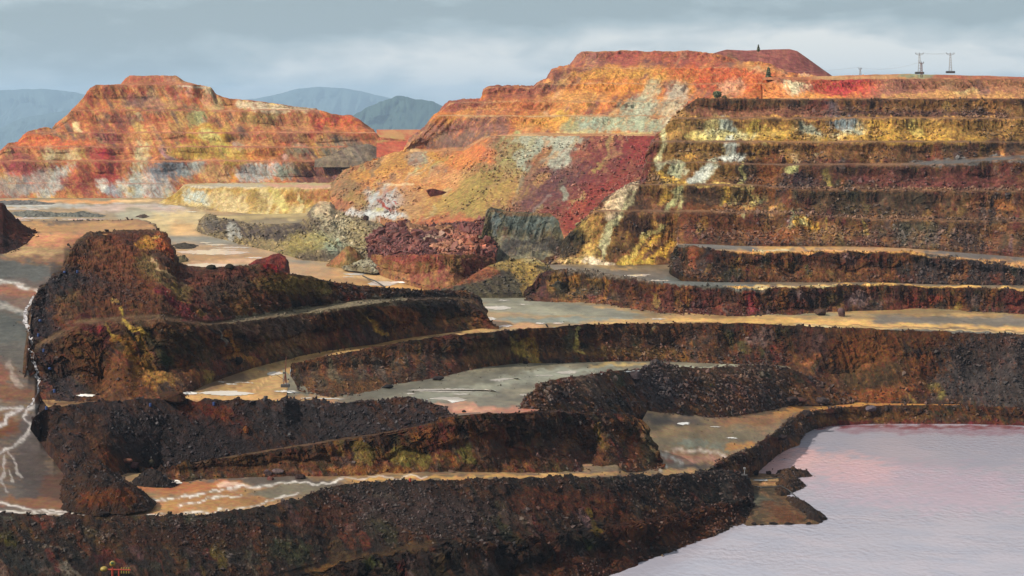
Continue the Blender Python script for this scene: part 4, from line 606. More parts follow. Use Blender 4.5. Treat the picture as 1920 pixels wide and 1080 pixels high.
loft('bench_rock_face', 190, 1245, [(M3Lc, 'face')], M3Lt, DKW, S_M3, step=1.4, mat=M_rock, seed=89, amp=1.1, ang=65, L1=30, L2=7, rub=.6, tal=.3)
M3Uc = Line([(60, 784, 543), (90, 769, 550), (120, 764, 553.5), (200, 758, 559), (300, 757, 560.5), (400, 756, 561.5), (480, 754, 563), (535, 757, 560), (560, 758, 565), (640, 763, 562), (700, 758, 562), (740, 752, 562), (770, 750, 562), (800, 757, 560), (830, 768, 556), (850, 778, 553)])
M3Ut = Line([(60, 785, 553), (85, 820, 544), (105, 850, 537), (130, 880, 528), (200, 890, 530), (250, 886, 545), (300, 878, 553), (450, 849, 554), (560, 833, 554), (640, 820, 554), (700, 812, 553), (780, 796, 551), (850, 780, 550)])
S_M3U = [((112, 56, 32), .85, 26, .8, [(360, 770), (420, 785), (440, 800)]), ((104, 58, 30), .85, 14, 1, [(195, 840), (210, 870)]), ((84, 54, 32), .8, 24, 1, [(170, 800), (190, 830)]), ((52, 46, 50), .9, 90, .5, [(260, 800), (400, 820), (330, 850)]), ((50, 46, 50), .9, 80, .5, [(520, 790), (640, 790)]), (None, 1.0, 110, .45, [(280, 800), (340, 840)]), (None, 1.0, 90, .4, [(520, 785), (660, 790)]), (None, .9, 50, .4, [(740, 765), (800, 775)]), (None, .5, 50, 1, [(150, 830), (130, 870)])]
loft('rubble_bank', 60, 850, [(M3Uc, 'talus')], M3Ut, [(52, 42, 44), (66, 48, 42), (46, 40, 44), (78, 50, 36)], S_M3U, lip=1.3, step=1.4, mat=M_rock, seed=91, amp=1.1, ang=50, L1=30, L2=6, rub=1.6, rubcol=(64, 58, 66), rubsize=(.35, 1.2))
loft('sloping_track', 230, 900, [(shifted(M3Ut, 4, 1), 'floor')] if False else [(Line([(230, 880, 553), (300, 874, 556), (450, 845, 558), (640, 816, 558), (700, 808, 557), (780, 792, 556), (850, 776, 556), (900, 773, 556)]), 'floor')], Line([(230, 893, 546), (300, 889, 547), (450, 860, 548), (640, 829, 548), (700, 821, 548), (780, 805, 547), (850, 785, 547), (900, 779, 550)]), [(104, 80, 60), (90, 70, 56)], [], step=2, mat=M_floor, seed=92, foot=False, back=False, ang=20, smooth=True)

# ---- level A floor (road under the bench face, runs down to the lake)
FGc = [(-60, 966, 99), (0, 967, 99), (100, 972, 99), (180, 969, 99.3), (320, 973, 99.6), (420, 966, 100), (500, 955, 100.2), (560, 940, 100.4), (620, 917, 100.4), (680, 909, 100), (800, 905, 98.6), (900, 903, 99), (1000, 901, 100.2), (1150, 898, 103), (1280, 893, 107.5), (1340, 889, 110.5), (1380, 888, 113), (1400, 892, 116.5), (1412, 915, 118.5)]
S_A = [(None, .05, 90, .5, [(1270, 800), (1360, 830), (1400, 790)]), (None, .03, 60, .2, [(640, 892), (1300, 888)]), (None, .03, 90, .4, [(300, 930), (500, 930)]), ((150, 108, 62), 1, 1.6, .5, [(560, 918), (640, 905), (900, 896), (1250, 892)]), ((222, 176, 110), 1, 1.6, .5, [(640, 901), (900, 893), (1280, 889)]), ((206, 156, 90), 1, 30, .13, [(620, 903), (800, 897), (1000, 893), (1250, 889), (1400, 884)]), ((104, 92, 84), 1, 50, .2, [(330, 893), (480, 900), (600, 905)]), ((190, 120, 66), 1, 44, .25, [(280, 915), (420, 912)]), ((176, 124, 66), 1, 60, .3, [(330, 945), (470, 935)]), ((130, 118, 96), 1, 40, .25, [(500, 925), (580, 915)]), ((196, 150, 90), 1, 30, .12, [(400, 960), (540, 945)]),
     ((232, 190, 160), 1, 10, .4, [(420, 908), (480, 914)]), ((240, 230, 220), 1, 5, .5, [(250, 958), (290, 938), (400, 922), (480, 910), (560, 908), (640, 901)]), ((236, 226, 214), 1, 4, .5, [(340, 950), (380, 935), (450, 928)]), ((236, 226, 214), 1, 4, .5, [(250, 965), (330, 966), (440, 955), (560, 925)]), ((222, 200, 180), 1, 4, .6, [(640, 898), (800, 893)]),
     ((144, 116, 76), 1, 60, .4, [(1260, 800), (1350, 800)]), ((190, 130, 56), 1, 30, .25, [(1420, 790), (1480, 770), (1600, 760), (1780, 760)]), ((160, 110, 60), 1, 40, .3, [(1370, 785), (1430, 785)]), ((128, 112, 82), .97, 50, .3, [(1250, 830), (1350, 828), (1400, 815)]), ((134, 138, 120), .85, 36, .2, [(1300, 833), (1380, 840)]), ((196, 136, 60), 1, 26, .25, [(1375, 837), (1400, 836)]),
     ((186, 122, 84), .97, 40, .22, [(1260, 860), (1345, 860)]), ((204, 176, 146), .9, 14, .2, [(1240, 848), (1300, 845), (1330, 846), (1370, 853)]), ((200, 150, 120), .8, 18, .3, [(1280, 864), (1330, 858)]), ((230, 206, 186), 1, 3.5, .6, [(1232, 850), (1270, 845), (1320, 846), (1372, 853)]), ((110, 92, 78), 1, 30, .2, [(1290, 875), (1350, 873)]), ((240, 226, 210), 1, 5, .7, [(1240, 850), (1275, 868), (1240, 882)]), ((100, 84, 70), .99, 30, .3, [(1225, 785), (1290, 790)])]
FA_top = Line([(-100, 870, 94), (60, 880, 95), (190, 886, 97.5), (330, 888, 99.5), (640, 880, 98.5), (820, 876, 97), (1000, 872, 99), (1160, 868, 101), (1215, 768, 99.5), (1300, 766, 103.5), (1392, 766, 108), (1450, 758, 110.8), (1556, 748, 113.3), (1800, 750, 113.8), (1920, 760, 114.2), (2400, 768, 114)], 'H')
bankc = [(1330, 880, 110.3), (1370, 862, 111.2), (1410, 848, 112), (1440, 828, 112.8), (1465, 812, 113.4), (1480, 795, 113.8), (1500, 782, 114.2), (1530, 776, 114.6), (1580, 770, 114.8), (1640, 767, 114.8), (1790, 766, 114.8), (1920, 772, 114.8), (2400, 780, 114.8)]
FA_bot = Line(FGc[:14]+[(1300, 892, 108.4), (1325, 884, 109.8)]+bankc[1:], 'H')
loft('lower_floor', 150, 2120, [(FA_top, 'floor')], shifted(FA_bot, 1.5, .05), [(150, 118, 80), (124, 104, 80), (170, 130, 84)], S_A, step=2, mat=M_floor, seed=93, rubsize=(.18, .5), foot=False, back=False, ang=0, L1=90, L2=4, smooth=True)
# left ramp with braided white stream
S_ramp = [(None, .03, 60, 1, [(0, 600), (20, 700), (60, 850)]), ((190, 140, 80), 1, 70, .2, [(20, 430), (200, 428)]), ((206, 140, 90), 1, 60, .3, [(80, 448), (130, 450)]), ((176, 140, 92), 1, 60, .25, [(50, 475), (120, 478)]), ((140, 100, 66), 1, 70, .2, [(20, 492), (150, 490)]), ((104, 88, 80), 1, 50, .5, [(20, 510), (80, 515)]), ((92, 92, 90), .99, 40, .5, [(0, 505), (60, 508)]),
    ((222, 214, 206), 1, 8, .6, [(-260, 495), (-60, 520), (0, 527), (40, 537), (72, 545)]), ((150, 96, 64), 1, 50, .35, [(-20, 548), (40, 555)]), ((120, 92, 76), 1, 50, .3, [(0, 565), (50, 568)]), ((170, 160, 150), 1, 14, .5, [(-200, 545), (-30, 568), (10, 575), (40, 588)]), ((88, 88, 84), 1, 50, .9, [(0, 615), (30, 640)]), ((96, 88, 80), 1, 40, .6, [(20, 660), (40, 680)]), ((130, 84, 56), 1, 30, .8, [(-30, 690), (5, 700)]), ((150, 130, 116), 1, 6, 1.6, [(14, 680), (24, 705), (40, 725)]), ((116, 76, 50), 1, 50, .3, [(0, 735), (60, 740)]),
    ((110, 66, 34), 1, 40, .5, [(0, 800), (35, 805)]), ((84, 74, 72), 1, 44, 1, [(70, 800), (60, 850)]), ((80, 68, 64), 1, 44, .8, [(60, 880), (80, 920)]), ((96, 66, 50), 1, 30, .6, [(110, 900), (100, 930)]), ((130, 86, 50), 1, 70, .14, [(40, 940), (200, 962)]),
    ((184, 174, 170), 1, 3.8, 1, [(72, 760), (50, 768), (46, 785), (58, 800), (52, 820), (20, 840), (-40, 865), (-220, 900)]), ((190, 180, 178), 1, 4, 1, [(40, 768), (12, 780), (10, 795), (-20, 800)]), ((178, 168, 162), 1, 4, .8, [(-240, 740), (-40, 758), (10, 764), (40, 766)]), ((180, 168, 162), .8, 2.6, 1, [(15, 850), (30, 870), (38, 895)]), ((180, 168, 162), .8, 2.6, 1, [(8, 855), (10, 885), (2, 905)]), ((170, 160, 152), .8, 2.2, 1, [(20, 880), (28, 905)]), ((166, 156, 150), .8, 2.4, 1, [(0, 900), (14, 925)]),
    ((226, 214, 206), 1, 5, .6, [(-220, 915), (-40, 935), (10, 942), (50, 955), (140, 961), (240, 966)]), ((222, 210, 200), 1, 4, .6, [(-240, 940), (-40, 955), (60, 962), (160, 966)])]
rampL = [(Line([(-500, 412, 760), (300, 414, 760), (340, 414, 760)]), 'floor'), (Line([(-500, 440, 697), (340, 440, 697)]), 'floor'), (Line([(-500, 490, 660), (120, 490, 660), (175, 490, 690)]), 'floor'), (Line([(-500, 530, 641), (95, 530, 642), (125, 530, 655), (175, 530, 668)]), 'floor'), (Line([(-500, 570, 625), (72, 570, 625), (110, 570, 648), (175, 570, 655)]), 'floor'), (Line([(-500, 640, 600), (52, 640, 600), (95, 640, 640), (175, 640, 660)]), 'floor'), (Line([(-500, 740, 568), (66, 740, 568), (110, 740, 600), (175, 740, 620)]), 'floor'), (Line([(-500, 800, 552), (75, 800, 552), (130, 800, 580), (175, 800, 590)]), 'floor'), (Line([(-500, 850, 540), (100, 850, 540), (175, 850, 565)]), 'floor'), (Line([(-500, 900, 524), (340, 900, 524)]), 'floor')]
rl = Line([(-500, 965, 488), (0, 967, 488), (100, 972, 485), (180, 969, 487), (320, 973, 486), (340, 973, 486)])
loft('left_ramp', -480, 330, rampL[:1]+rampL[1:], rl, [(112, 92, 76), (96, 86, 80), (126, 96, 70)], S_ramp, step=1.6, mat=M_floor, seed=95, rubsize=(.15, .4), foot=False, back=False, ang=10, L1=60, L2=6, warp=5, smooth=True) if False else None
# the ramp narrows so that it stays behind the great heap: its right edge follows the heap's crest
def clipped(lines, last, x0, x1, name, *a, **k): return loft(name, x0, x1, lines, last, *a, **k)
loft('left_ramp', -220, 170, rampL, rl, [(112, 92, 76), (96, 86, 80), (126, 96, 70)], S_ramp, step=1.5, mat=M_floor, seed=95, rubsize=(.15, .4), foot=False, back=False, ang=10, L1=60, L2=6, warp=5, smooth=True)
loft('upper_terrace_floor', 168, 290, [(Line([(168, 414, 760), (262, 413, 760), (278, 419, 745), (292, 428, 716)]), 'floor')], Line([(168, 440, 692), (292, 435, 701)]), [(180, 130, 76), (150, 108, 70)], S_ramp, step=2, mat=M_floor, seed=96, foot=True, back=True, ang=0, L2=4, smooth=True)
loft('terrace_berm', 30, 262, [(Line([(30, 418, 762), (60, 417, 762), (110, 419, 762), (150, 414, 762), (180, 417, 762), (230, 414, 762), (260, 413, 762), (300, 416, 758)]), 'talus')], Line([(30, 422, 756), (300, 422, 754)]), [(80, 62, 50), (96, 74, 56)], [], step=1.4, mat=M_rock, seed=97, amp=.5, rub=.5, rubsize=(.3, .8))

# ---- great heap M5
c0 = Line([(44, 700, 580), (50, 640, 598), (60, 570, 625), (70, 548, 632), (85, 535, 643), (100, 514, 650), (112, 510, 652), (125, 495, 660), (135, 470, 672), (145, 455, 684), (165, 438, 695), (200, 436, 698), (295, 432, 700), (305, 440, 698), (322, 465, 690), (335, 497, 680), (365, 503, 676), (400, 503, 675), (450, 500, 678), (500, 496, 680), (517, 497, 682), (524, 512, 682), (545, 516, 684), (580, 519, 690), (605, 528, 696), (647, 533, 705), (690, 540, 715), (760, 547, 735), (850, 548, 762), (882, 550, 762), (895, 558, 760), (908, 580, 757), (920, 604, 752), (934, 613, 749)])
c1 = Line([(44, 712, 577), (60, 650, 596), (150, 600, 600), (300, 590, 602), (390, 606, 622), (430, 600, 640), (560, 579, 682), (690, 561, 704), (760, 557, 728), (850, 556, 755), (885, 562, 756), (908, 584, 753), (934, 613.5, 748)])
c2 = Line([(44, 716, 576), (60, 660, 592), (150, 612, 594), (300, 602, 596), (390, 612, 612), (430, 608, 628), (560, 592, 672), (640, 578, 684), (700, 570, 694), (750, 565, 712), (850, 562, 750), (885, 568, 752), (908, 590, 750), (934, 614, 747)])
c3 = Line([(44, 745, 82), (75, 750, 82.3), (120, 754, 82.3), (300, 754, 82.3), (345, 743, 82), (380, 716, 80.8), (420, 702, 80.8), (480, 683, 80.8), (540, 670, 80.8), (600, 658, 80.8), (700, 645, 80.9), (750, 636, 81), (800, 629, 81), (850, 623, 81), (905, 616, 81), (934, 615, 81)], 'H')
S_M5 = [((44, 40, 46), .9, 34, 1, [(110, 530), (75, 580), (85, 640), (100, 690), (130, 730)]), ((46, 40, 44), .85, 40, .5, [(110, 525), (170, 540), (230, 555)]), (None, 1.0, 34, 1, [(100, 535), (80, 590), (90, 650), (105, 700), (140, 735)]), (None, .9, 50, .4, [(120, 520), (190, 545), (260, 570)]), (None, .6, 50, .5, [(190, 700), (270, 720)]), (None, .8, 40, .5, [(560, 555), (650, 550), (800, 552), (880, 560)]), (None, .7, 40, .5, [(380, 670), (420, 685)]), (None, .6, 60, .2, [(430, 595), (540, 580)]), (None, .6, 30, .3, [(300, 600), (360, 600)]),
    ((112, 66, 42), .9, 60, .6, [(180, 480), (240, 500), (300, 540)]), ((104, 66, 42), .85, 40, .6, [(200, 470), (250, 465)]), ((84, 50, 42), .85, 30, .6, [(230, 455), (290, 450)]), ((92, 56, 38), .8, 60, .5, [(200, 560), (300, 590)]), ((104, 56, 36), .8, 10, 1, [(205, 445), (230, 470), (250, 485)]), ((150, 110, 60), .9, 3, 1, [(158, 455), (170, 470), (186, 484)]), ((70, 48, 38), .9, 20, .7, [(150, 465), (160, 475)]),
    ((168, 84, 34), .95, 16, 1, [(300, 450), (310, 470)]), ((190, 130, 40), .9, 14, .8, [(275, 455), (270, 465)]), ((214, 170, 60), .8, 6, 1, [(290, 448)]), ((150, 66, 34), .9, 10, 1, [(318, 470), (325, 485)]), ((66, 48, 44), .8, 20, .6, [(290, 480), (320, 495)]),
    ((110, 96, 54), .75, 24, .6, [(270, 495), (310, 530), (340, 555)]), ((190, 156, 110), .85, 2.6, 1, [(282, 490), (310, 515), (345, 540)]), ((130, 100, 44), .85, 8, 1, [(320, 540), (345, 575), (375, 600)]), ((104, 36, 40), .95, 14, .9, [(300, 548), (325, 572), (355, 598)]), ((92, 52, 44), .9, 40, .6, [(350, 520), (400, 525), (440, 510)]), ((112, 66, 52), .85, 16, .4, [(370, 540), (410, 520)]), ((82, 42, 32), .85, 14, .8, [(370, 555), (366, 580)]),
    ((150, 34, 34), .98, 14, 1.1, [(515, 480), (522, 500), (530, 512)]), ((150, 40, 38), .98, 12, 1, [(500, 490), (535, 505)]),
    ((110, 90, 44), .75, 40, .5, [(520, 530), (570, 535)]), ((150, 120, 50), .7, 14, .8, [(550, 525), (530, 540)]), ((130, 104, 50), .7, 16, .8, [(580, 525), (600, 545)]), ((150, 112, 44), .8, 8, .7, [(420, 560)]), ((110, 74, 36), .7, 20, .7, [(450, 560), (450, 580)]), ((64, 52, 46), .8, 30, .6, [(400, 555), (440, 540)]), ((140, 116, 60), .7, 6, 1, [(605, 540), (615, 555)]),
    ((176, 146, 44), .9, 3.2, 1, [(222, 585), (232, 610), (245, 625), (268, 635)]), ((160, 130, 42), .85, 5, 1, [(240, 618), (262, 630), (275, 632)]), ((160, 130, 42), .85, 3, 1, [(196, 602), (210, 628), (230, 645)]), ((150, 100, 30), .85, 10, 1, [(232, 645), (245, 680), (270, 715), (285, 724)]), ((130, 96, 34), .8, 10, 1, [(262, 640), (270, 665), (285, 700)]), ((150, 106, 40), .85, 22, .4, [(290, 705), (310, 716)]), ((190, 150, 70), .8, 8, .5, [(215, 568)]),
    ((84, 26, 34), .9, 22, .8, [(160, 608), (180, 612)]), ((76, 34, 34), .85, 24, .8, [(185, 625), (200, 640)]), ((120, 40, 44), .8, 6, 1, [(183, 605), (186, 620)]), ((84, 54, 30), .7, 40, 1, [(130, 660), (170, 690), (220, 730)]), ((92, 56, 30), .7, 34, .8, [(220, 700), (250, 735)]),
    ((56, 50, 34), .8, 40, .7, [(310, 640), (370, 660)]), ((60, 76, 46), .7, 7, 2, [(302, 672), (306, 685)]), ((130, 76, 60), .8, 24, .2, [(380, 603), (420, 600)]), ((120, 66, 60), .9, 20, .2, [(385, 602), (412, 600)]), ((160, 150, 136), .7, 2.5, 2, [(405, 620), (415, 645)]), ((190, 120, 30), .9, 5, 1, [(425, 625), (435, 655), (455, 672), (470, 676)]), ((150, 100, 36), .85, 16, .5, [(440, 670), (480, 678)]),
    ((112, 84, 70), .8, 34, .5, [(450, 615), (500, 620)]), ((110, 90, 80), .7, 26, .8, [(520, 610), (550, 615)]), ((110, 76, 44), .7, 50, .3, [(470, 655), (560, 645)]), ((190, 140, 40), .9, 4, 1, [(690, 595), (705, 615), (720, 625)]), ((140, 82, 38), .85, 26, .8, [(730, 580), (760, 600)]), ((130, 74, 36), .8, 20, .6, [(720, 575), (745, 590)]), ((104, 80, 40), .7, 16, .9, [(680, 590)]),
    ((130, 116, 90), 1, 30, .2, [(460, 598), (560, 585), (640, 574), (740, 564)]), ((120, 104, 80), 1, 20, .2, [(440, 603), (520, 592)]), ((84, 66, 44), .7, 20, .3, [(120, 565), (140, 560)]), ((100, 76, 50), .8, 16, .4, [(110, 570), (140, 562)]), ((50, 44, 46), .8, 60, .35, [(780, 560), (880, 575)])]
S_M5 = veins(150, (70, 920), (450, 735), [(130, 88, 44), (110, 66, 38), (96, 84, 76), (70, 72, 46), (44, 36, 36), (150, 104, 50), (112, 60, 44)], (3, 12), 54, (10, 50), (.3, .65), 15)+S_M5
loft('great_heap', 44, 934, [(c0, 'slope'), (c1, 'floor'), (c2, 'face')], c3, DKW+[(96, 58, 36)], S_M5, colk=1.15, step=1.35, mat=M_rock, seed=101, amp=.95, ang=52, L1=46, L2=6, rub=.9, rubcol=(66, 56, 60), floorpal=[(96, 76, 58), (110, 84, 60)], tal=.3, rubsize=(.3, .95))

loft('red_mound', 468, 544, [(Line([(468, 498, 712), (480, 487, 714), (500, 482, 714), (512, 476, 714), (526, 475, 714), (534, 480, 713), (540, 498, 712), (544, 517, 710)]), 'talus')], Line([(468, 504, 690), (510, 508, 690), (544, 524, 692)]), [(122, 46, 40), (100, 40, 38), (140, 62, 48), (84, 44, 40)], [], step=1.2, mat=M_rock, seed=105, amp=1.5, ang=110, berm=0)
# dark red pile at the left edge
loft('red_heap', -480, 74, [(Line([(-480, 330, 700), (-60, 375, 700), (-8, 380, 700), (5, 386, 700), (12, 398, 702), (24, 410, 704), (45, 424, 706), (60, 432, 706), (74, 438, 706)]), 'talus')], Line([(-480, 500, 668), (-20, 484, 668), (10, 478, 670), (30, 468, 676), (50, 455, 685), (65, 444, 695), (74, 439, 700)]),
     [(84, 44, 36), (70, 38, 36), (96, 52, 40), (58, 38, 38)], [((96, 50, 36), .8, 16, 1, [(20, 430), (40, 445)]), ((54, 38, 40), .8, 30, .8, [(-10, 450), (10, 465)])], step=1.4, mat=M_rock, seed=103, amp=1.0, rub=.7, rubcol=(76, 56, 56), rubsize=(.25, .7))

# ---- near wall M2 down to the lake
FG = Line([(-420, 962, 99)]+FGc, 'H')
fgbot = Line([(-60, 1330, 120.6), (300, 1280, 120.6), (700, 1210, 120.6), (1000, 1130, 120.6), (1140, 1086, 120.6), (1180, 1072, 120.6), (1230, 1052, 120.6), (1280, 1032, 120.6), (1340, 1010, 120.6), (1400, 986, 120.6), (1412, 978, 120.6)], 'H')
ly = [(-60, 1115), (300, 1105), (450, 1095), (560, 1068), (640, 1043), (720, 1028), (800, 1018), (860, 1011), (1000, 1000), (1140, 985), (1280, 960), (1400, 930), (1412, 945)]
def mid(py_pts, f, dd=0):
    o = Line([(0, 0, 0)])
    def ev(px):
        y = np.interp(px, *np.array(py_pts, float).T); _, A = FG.ev(px); _, B = fgbot.ev(px); return y, A+(B-A)*f+dd
    o.ev = ev; return o
ly2 = [(a, b+(14 if 560 <= a <= 720 else 9 if a == 800 else 4 if a == 860 else 2.5)) for a, b in ly]
S_M2 = [(None, .9, 90, .5, [(60, 1000), (200, 1010), (330, 1000)]), (None, .9, 110, .6, [(700, 950), (850, 970), (900, 990)]), (None, .8, 80, .16, [(620, 922), (800, 912), (1000, 910), (1350, 900)]), (None, .7, 60, .4, [(1380, 950), (1395, 970)]), (None, .4, 110, .3, [(1250, 1020), (1380, 970)]),
    ((62, 50, 50), .8, 90, .5, [(720, 950), (860, 970)]), ((88, 48, 28), .8, 60, .4, [(1010, 940), (1130, 950)]), ((96, 56, 30), .8, 60, .5, [(1180, 1000), (1240, 985)]), ((100, 58, 30), .8, 50, .5, [(1290, 1010), (1340, 970)]), ((84, 48, 28), .8, 60, .4, [(1060, 1070), (1180, 1050)]), ((110, 90, 30), .85, 7, 2, [(1110, 970), (1112, 1000)]), ((76, 84, 34), .7, 7, 1.4, [(1090, 1015), (1105, 1025)]),
    ((100, 84, 36), .85, 12, 1.6, [(410, 1030), (412, 1055)]), ((84, 92, 44), .6, 14, 1, [(690, 1060)]), ((60, 66, 44), .7, 24, 1, [(530, 1030), (560, 1040)]), ((110, 80, 76), .7, 4, 3, [(990, 975), (1005, 1010)]), ((110, 84, 84), .75, 9, 1.4, [(1090, 965), (1098, 985)]), ((110, 90, 88), .75, 10, 1.6, [(765, 1055), (775, 1075)]), ((90, 78, 72), .7, 12, 1.6, [(1355, 895), (1365, 930)]), ((110, 90, 76), .7, 3, 2, [(1300, 915), (1308, 940)]),
    ((150, 104, 50), .95, 18, .3, [(590, 1072), (640, 1053)]), ((84, 64, 44), 1, 26, .35, [(640, 1050), (720, 1038), (800, 1022)]), ((70, 64, 20), .8, 16, .5, [(5, 1005), (20, 1015)]), ((64, 38, 28), .6, 60, .4, [(280, 1010), (420, 1010)]), ((80, 30, 30), .6, 14, 1, [(180, 1050), (200, 1045)]), ((34, 38, 40), .8, 30, .6, [(30, 1050), (60, 1060)]), ((120, 104, 90), .8, 12, .16, [(85, 1028), (120, 1028)]), ((84, 50, 34), .6, 40, .5, [(560, 980), (640, 960)])]
S_M2 = veins(170, (-60, 1400), (920, 1090), [(112, 70, 36), (110, 66, 38), (96, 84, 76), (70, 72, 46), (44, 36, 36), (110, 76, 40), (112, 60, 44), (120, 104, 96)], (3, 13), 58, (12, 60), (.25, .6), 16)+S_M2
loft('near_rock_wall', -420, 1412, [(FG, 'talus'), (mid(ly, .5), 'floor'), (mid(ly2, .5, -3), 'face')], fgbot, [(46, 32, 26), (62, 40, 30), (36, 30, 30), (74, 48, 32), (50, 42, 38), (42, 38, 30)], S_M2, lip=1.0, colk=.85, step=1.4, mat=M_rock, seed=107, amp=1.35, ang=58, L1=40, L2=6, rub=1.7, rubcol=(80, 68, 68), rubsize=(.3, 1.15), floorpal=None, tal=.4)

# ---- lake bank, peninsula
bank_toe = Line([(1330, 886, 111.5), (1380, 888, 114.5), (1408, 885, 118.5), (1424, 880, 120.4), (1436, 868, 120.4), (1462, 852, 120.4), (1498, 838, 120.4), (1503, 826, 120.4), (1508, 816, 120.4), (1525, 807, 120.4), (1560, 800, 120.4), (1640, 797, 120.4), (1800, 797, 120.4), (1920, 800, 120.4), (2400, 808, 120.4)], 'H')
loft('lake_bank', 1330, 2120, [(Line([(a, b-3, h-.6) for a, b, h in bankc], 'H'), 'face')], bank_toe, DKW+[(100, 70, 40)], [((120, 84, 40), .8, 14, .7, [(1535, 785), (1550, 792)]), ((112, 78, 40), .8, 50, .3, [(1620, 782), (1700, 785)]), (None, .9, 30, .5, [(1340, 872), (1400, 858), (1440, 840)]), (None, .9, 30, .4, [(1470, 805), (1500, 790), (1560, 778)]), (None, .7, 60, .3, [(1700, 775), (1920, 780)]), ((100, 40, 40), .8, 60, .12, [(1600, 797), (1920, 799)])],
     step=1.3, mat=M_rock, seed=109, amp=.55, ang=60, L1=20, L2=6, rub=1.6, rubcol=(80, 68, 68), rubsize=(.3, 1.2), tal=.5, lip=.8)

def mound(name, poly, Hf, hmax, edge, pal, strokes=(), cell=.5, seed=1, mat=None, rub=0, rubcol=(64, 56, 58), rubsize=(.3, .8), ang=50, amp=1.0, base=0.0):
    """heap whose footprint is given by photo points on the floor at depth Hf"""
    P = np.array([world(a, b, (c if c else Hf)*F/(b-YH))[:2] for a, b, c in [(p+(None,))[:3] for p in poly]]); zf = -Hf
    lo = P.min(0)-3; hi = P.max(0)+3
    xs = np.arange(lo[0], hi[0], cell); ys = np.arange(lo[1], hi[1], cell*1.6); X, Y = np.meshgrid(xs, ys); x = X.ravel(); y = Y.ravel()
    ins = np.zeros(len(x), bool); dist = np.full(len(x), 1e9)
    for i in range(len(P)):
        a, b = P[i], P[(i+1) % len(P)]
        cnd = ((a[1] > y) != (b[1] > y)); xi = a[0]+(y-a[1])*(b[0]-a[0])/(b[1]-a[1]+1e-12); ins ^= cnd & (x < xi)
        e = b-a; t = np.clip(((x-a[0])*e[0]+(y-a[1])*e[1])/(e@e+1e-9), 0, 1); dist = np.minimum(dist, np.hypot(x-a[0]-t*e[0], y-a[1]-t*e[1]))
    sd = np.where(ins, dist, -dist)+(fbm(x/3.5, y/5, None, seed, 3)-.5)*2.0*min(1, edge/3)
    t = np.clip(sd/edge, -1, 1)
    h = hmax*np.where(t > 0, t**.8, t)*(.65+.7*fbm(x/6, y/9, None, seed+5, 3))
    h = h+(t > 0)*((fbm(x/1.6, y/1.6, None, seed+7, 3)-.5)*1.0+(hsh(np.floor(x/1.1).astype(np.int64), np.floor(y/1.6).astype(np.int64), 0, seed)-.5)*.5)*amp*min(hmax, 3)*.45
    z = zf+h+base; V = np.stack([x, y, z], 1); n = X.shape
    idx = np.arange(len(x)).reshape(n); keep = (sd > -1.2).reshape(n)
    q = np.stack([idx[:-1, :-1], idx[:-1, 1:], idx[1:, 1:], idx[1:, :-1]], -1); kq = keep[:-1, :-1] & keep[1:, 1:] & keep[:-1, 1:] & keep[1:, :-1]
    fs = q[kq]; pu = 960+x/y*F; pv = YH-z*F/y
    c, dens = paint_cols(pu, pv, None, pal, strokes, seed, ang, 24, 5, 4)
    o = mesh_obj(name, V, fs, mat or M_rock, fin(c)); o['kind'] = 'structure'
    if rub:
        pr = (sd > -.5)*rub*.35*cell*cell*1.6; hit = np.where(rng.random(len(pr)) < pr)[0]
        for i in hit: RUB.append((V[i], rng.uniform(*rubsize), c[i]*.5+lin(rubcol)*.5))
    return o
mound('peninsula', [(1385, 893), (1410, 887), (1460, 890), (1474, 905), (1470, 925), (1500, 950), (1545, 972), (1535, 983), (1470, 983), (1400, 986), (1380, 960)], 120, 1.1, 6, [(110, 84, 60), (92, 78, 60), (124, 92, 62)],
      [((190, 150, 100), 1, 26, .2, [(1405, 898), (1460, 898)]), ((190, 140, 86), 1, 26, .16, [(1410, 908), (1455, 908)]), ((96, 92, 78), 1, 30, .4, [(1410, 935), (1440, 945)]), ((110, 70, 46), .9, 26, .5, [(1450, 950), (1480, 970)])], cell=.6, seed=111, amp=.12)
mound('shore_heap', [(1455, 885), (1480, 887), (1520, 890), (1522, 893), (1495, 897), (1508, 912), (1500, 920), (1478, 928), (1462, 934), (1450, 925), (1455, 905)], 120, 3.0, 5, [(70, 54, 44), (58, 48, 46), (84, 60, 42)], [], cell=.4, seed=112, rub=1.0, rubcol=(70, 60, 62))
mound('shore_heap', [(1468, 938), (1490, 936), (1515, 948), (1540, 962), (1552, 972), (1540, 981), (1505, 980), (1490, 962)], 120, 2.2, 4, [(58, 44, 38), (66, 48, 38), (50, 42, 42)], [], cell=.4, seed=113, rub=.5, rubcol=(60, 50, 50))
mound('rubble_island', [(108, 905), (125, 895), (160, 890), (215, 893), (240, 905), (255, 915), (285, 935), (278, 946), (235, 955), (180, 958), (130, 950), (112, 930)], 97.6, 4.6, 7, [(58, 40, 32), (70, 46, 30), (46, 38, 38)], [((110, 60, 26), .85, 34, .5, [(180, 935), (230, 930)])], cell=.35, seed=114, rub=1.3, rubcol=(56, 50, 56), base=-.3)
mound('rubble_ridge_end', [(56, 776), (76, 758), (110, 762), (135, 782), (118, 796), (80, 794)], 85.6, 3.6, 4, [(54, 42, 38), (66, 46, 34), (46, 38, 40)], [], cell=.4, seed=124, rub=1.2, rubcol=(58, 52, 56), base=-.2)
mound('rubble_island', [(243, 905), (258, 896), (285, 892), (310, 897), (326, 904), (315, 910), (270, 912), (248, 911)], 98.8, 3.2, 5, [(48, 42, 44), (54, 44, 42)], [], cell=.35, seed=115, rub=1.6, rubcol=(56, 52, 60))
mound('grey_dump', [(5, 402), (60, 398), (120, 404), (140, 399), (170, 400), (205, 406), (190, 409), (120, 408), (40, 409)], 78, 3.2, 20, [(130, 128, 116), (112, 108, 100)], [], cell=1.3, seed=116, mat=M_rock_mid)
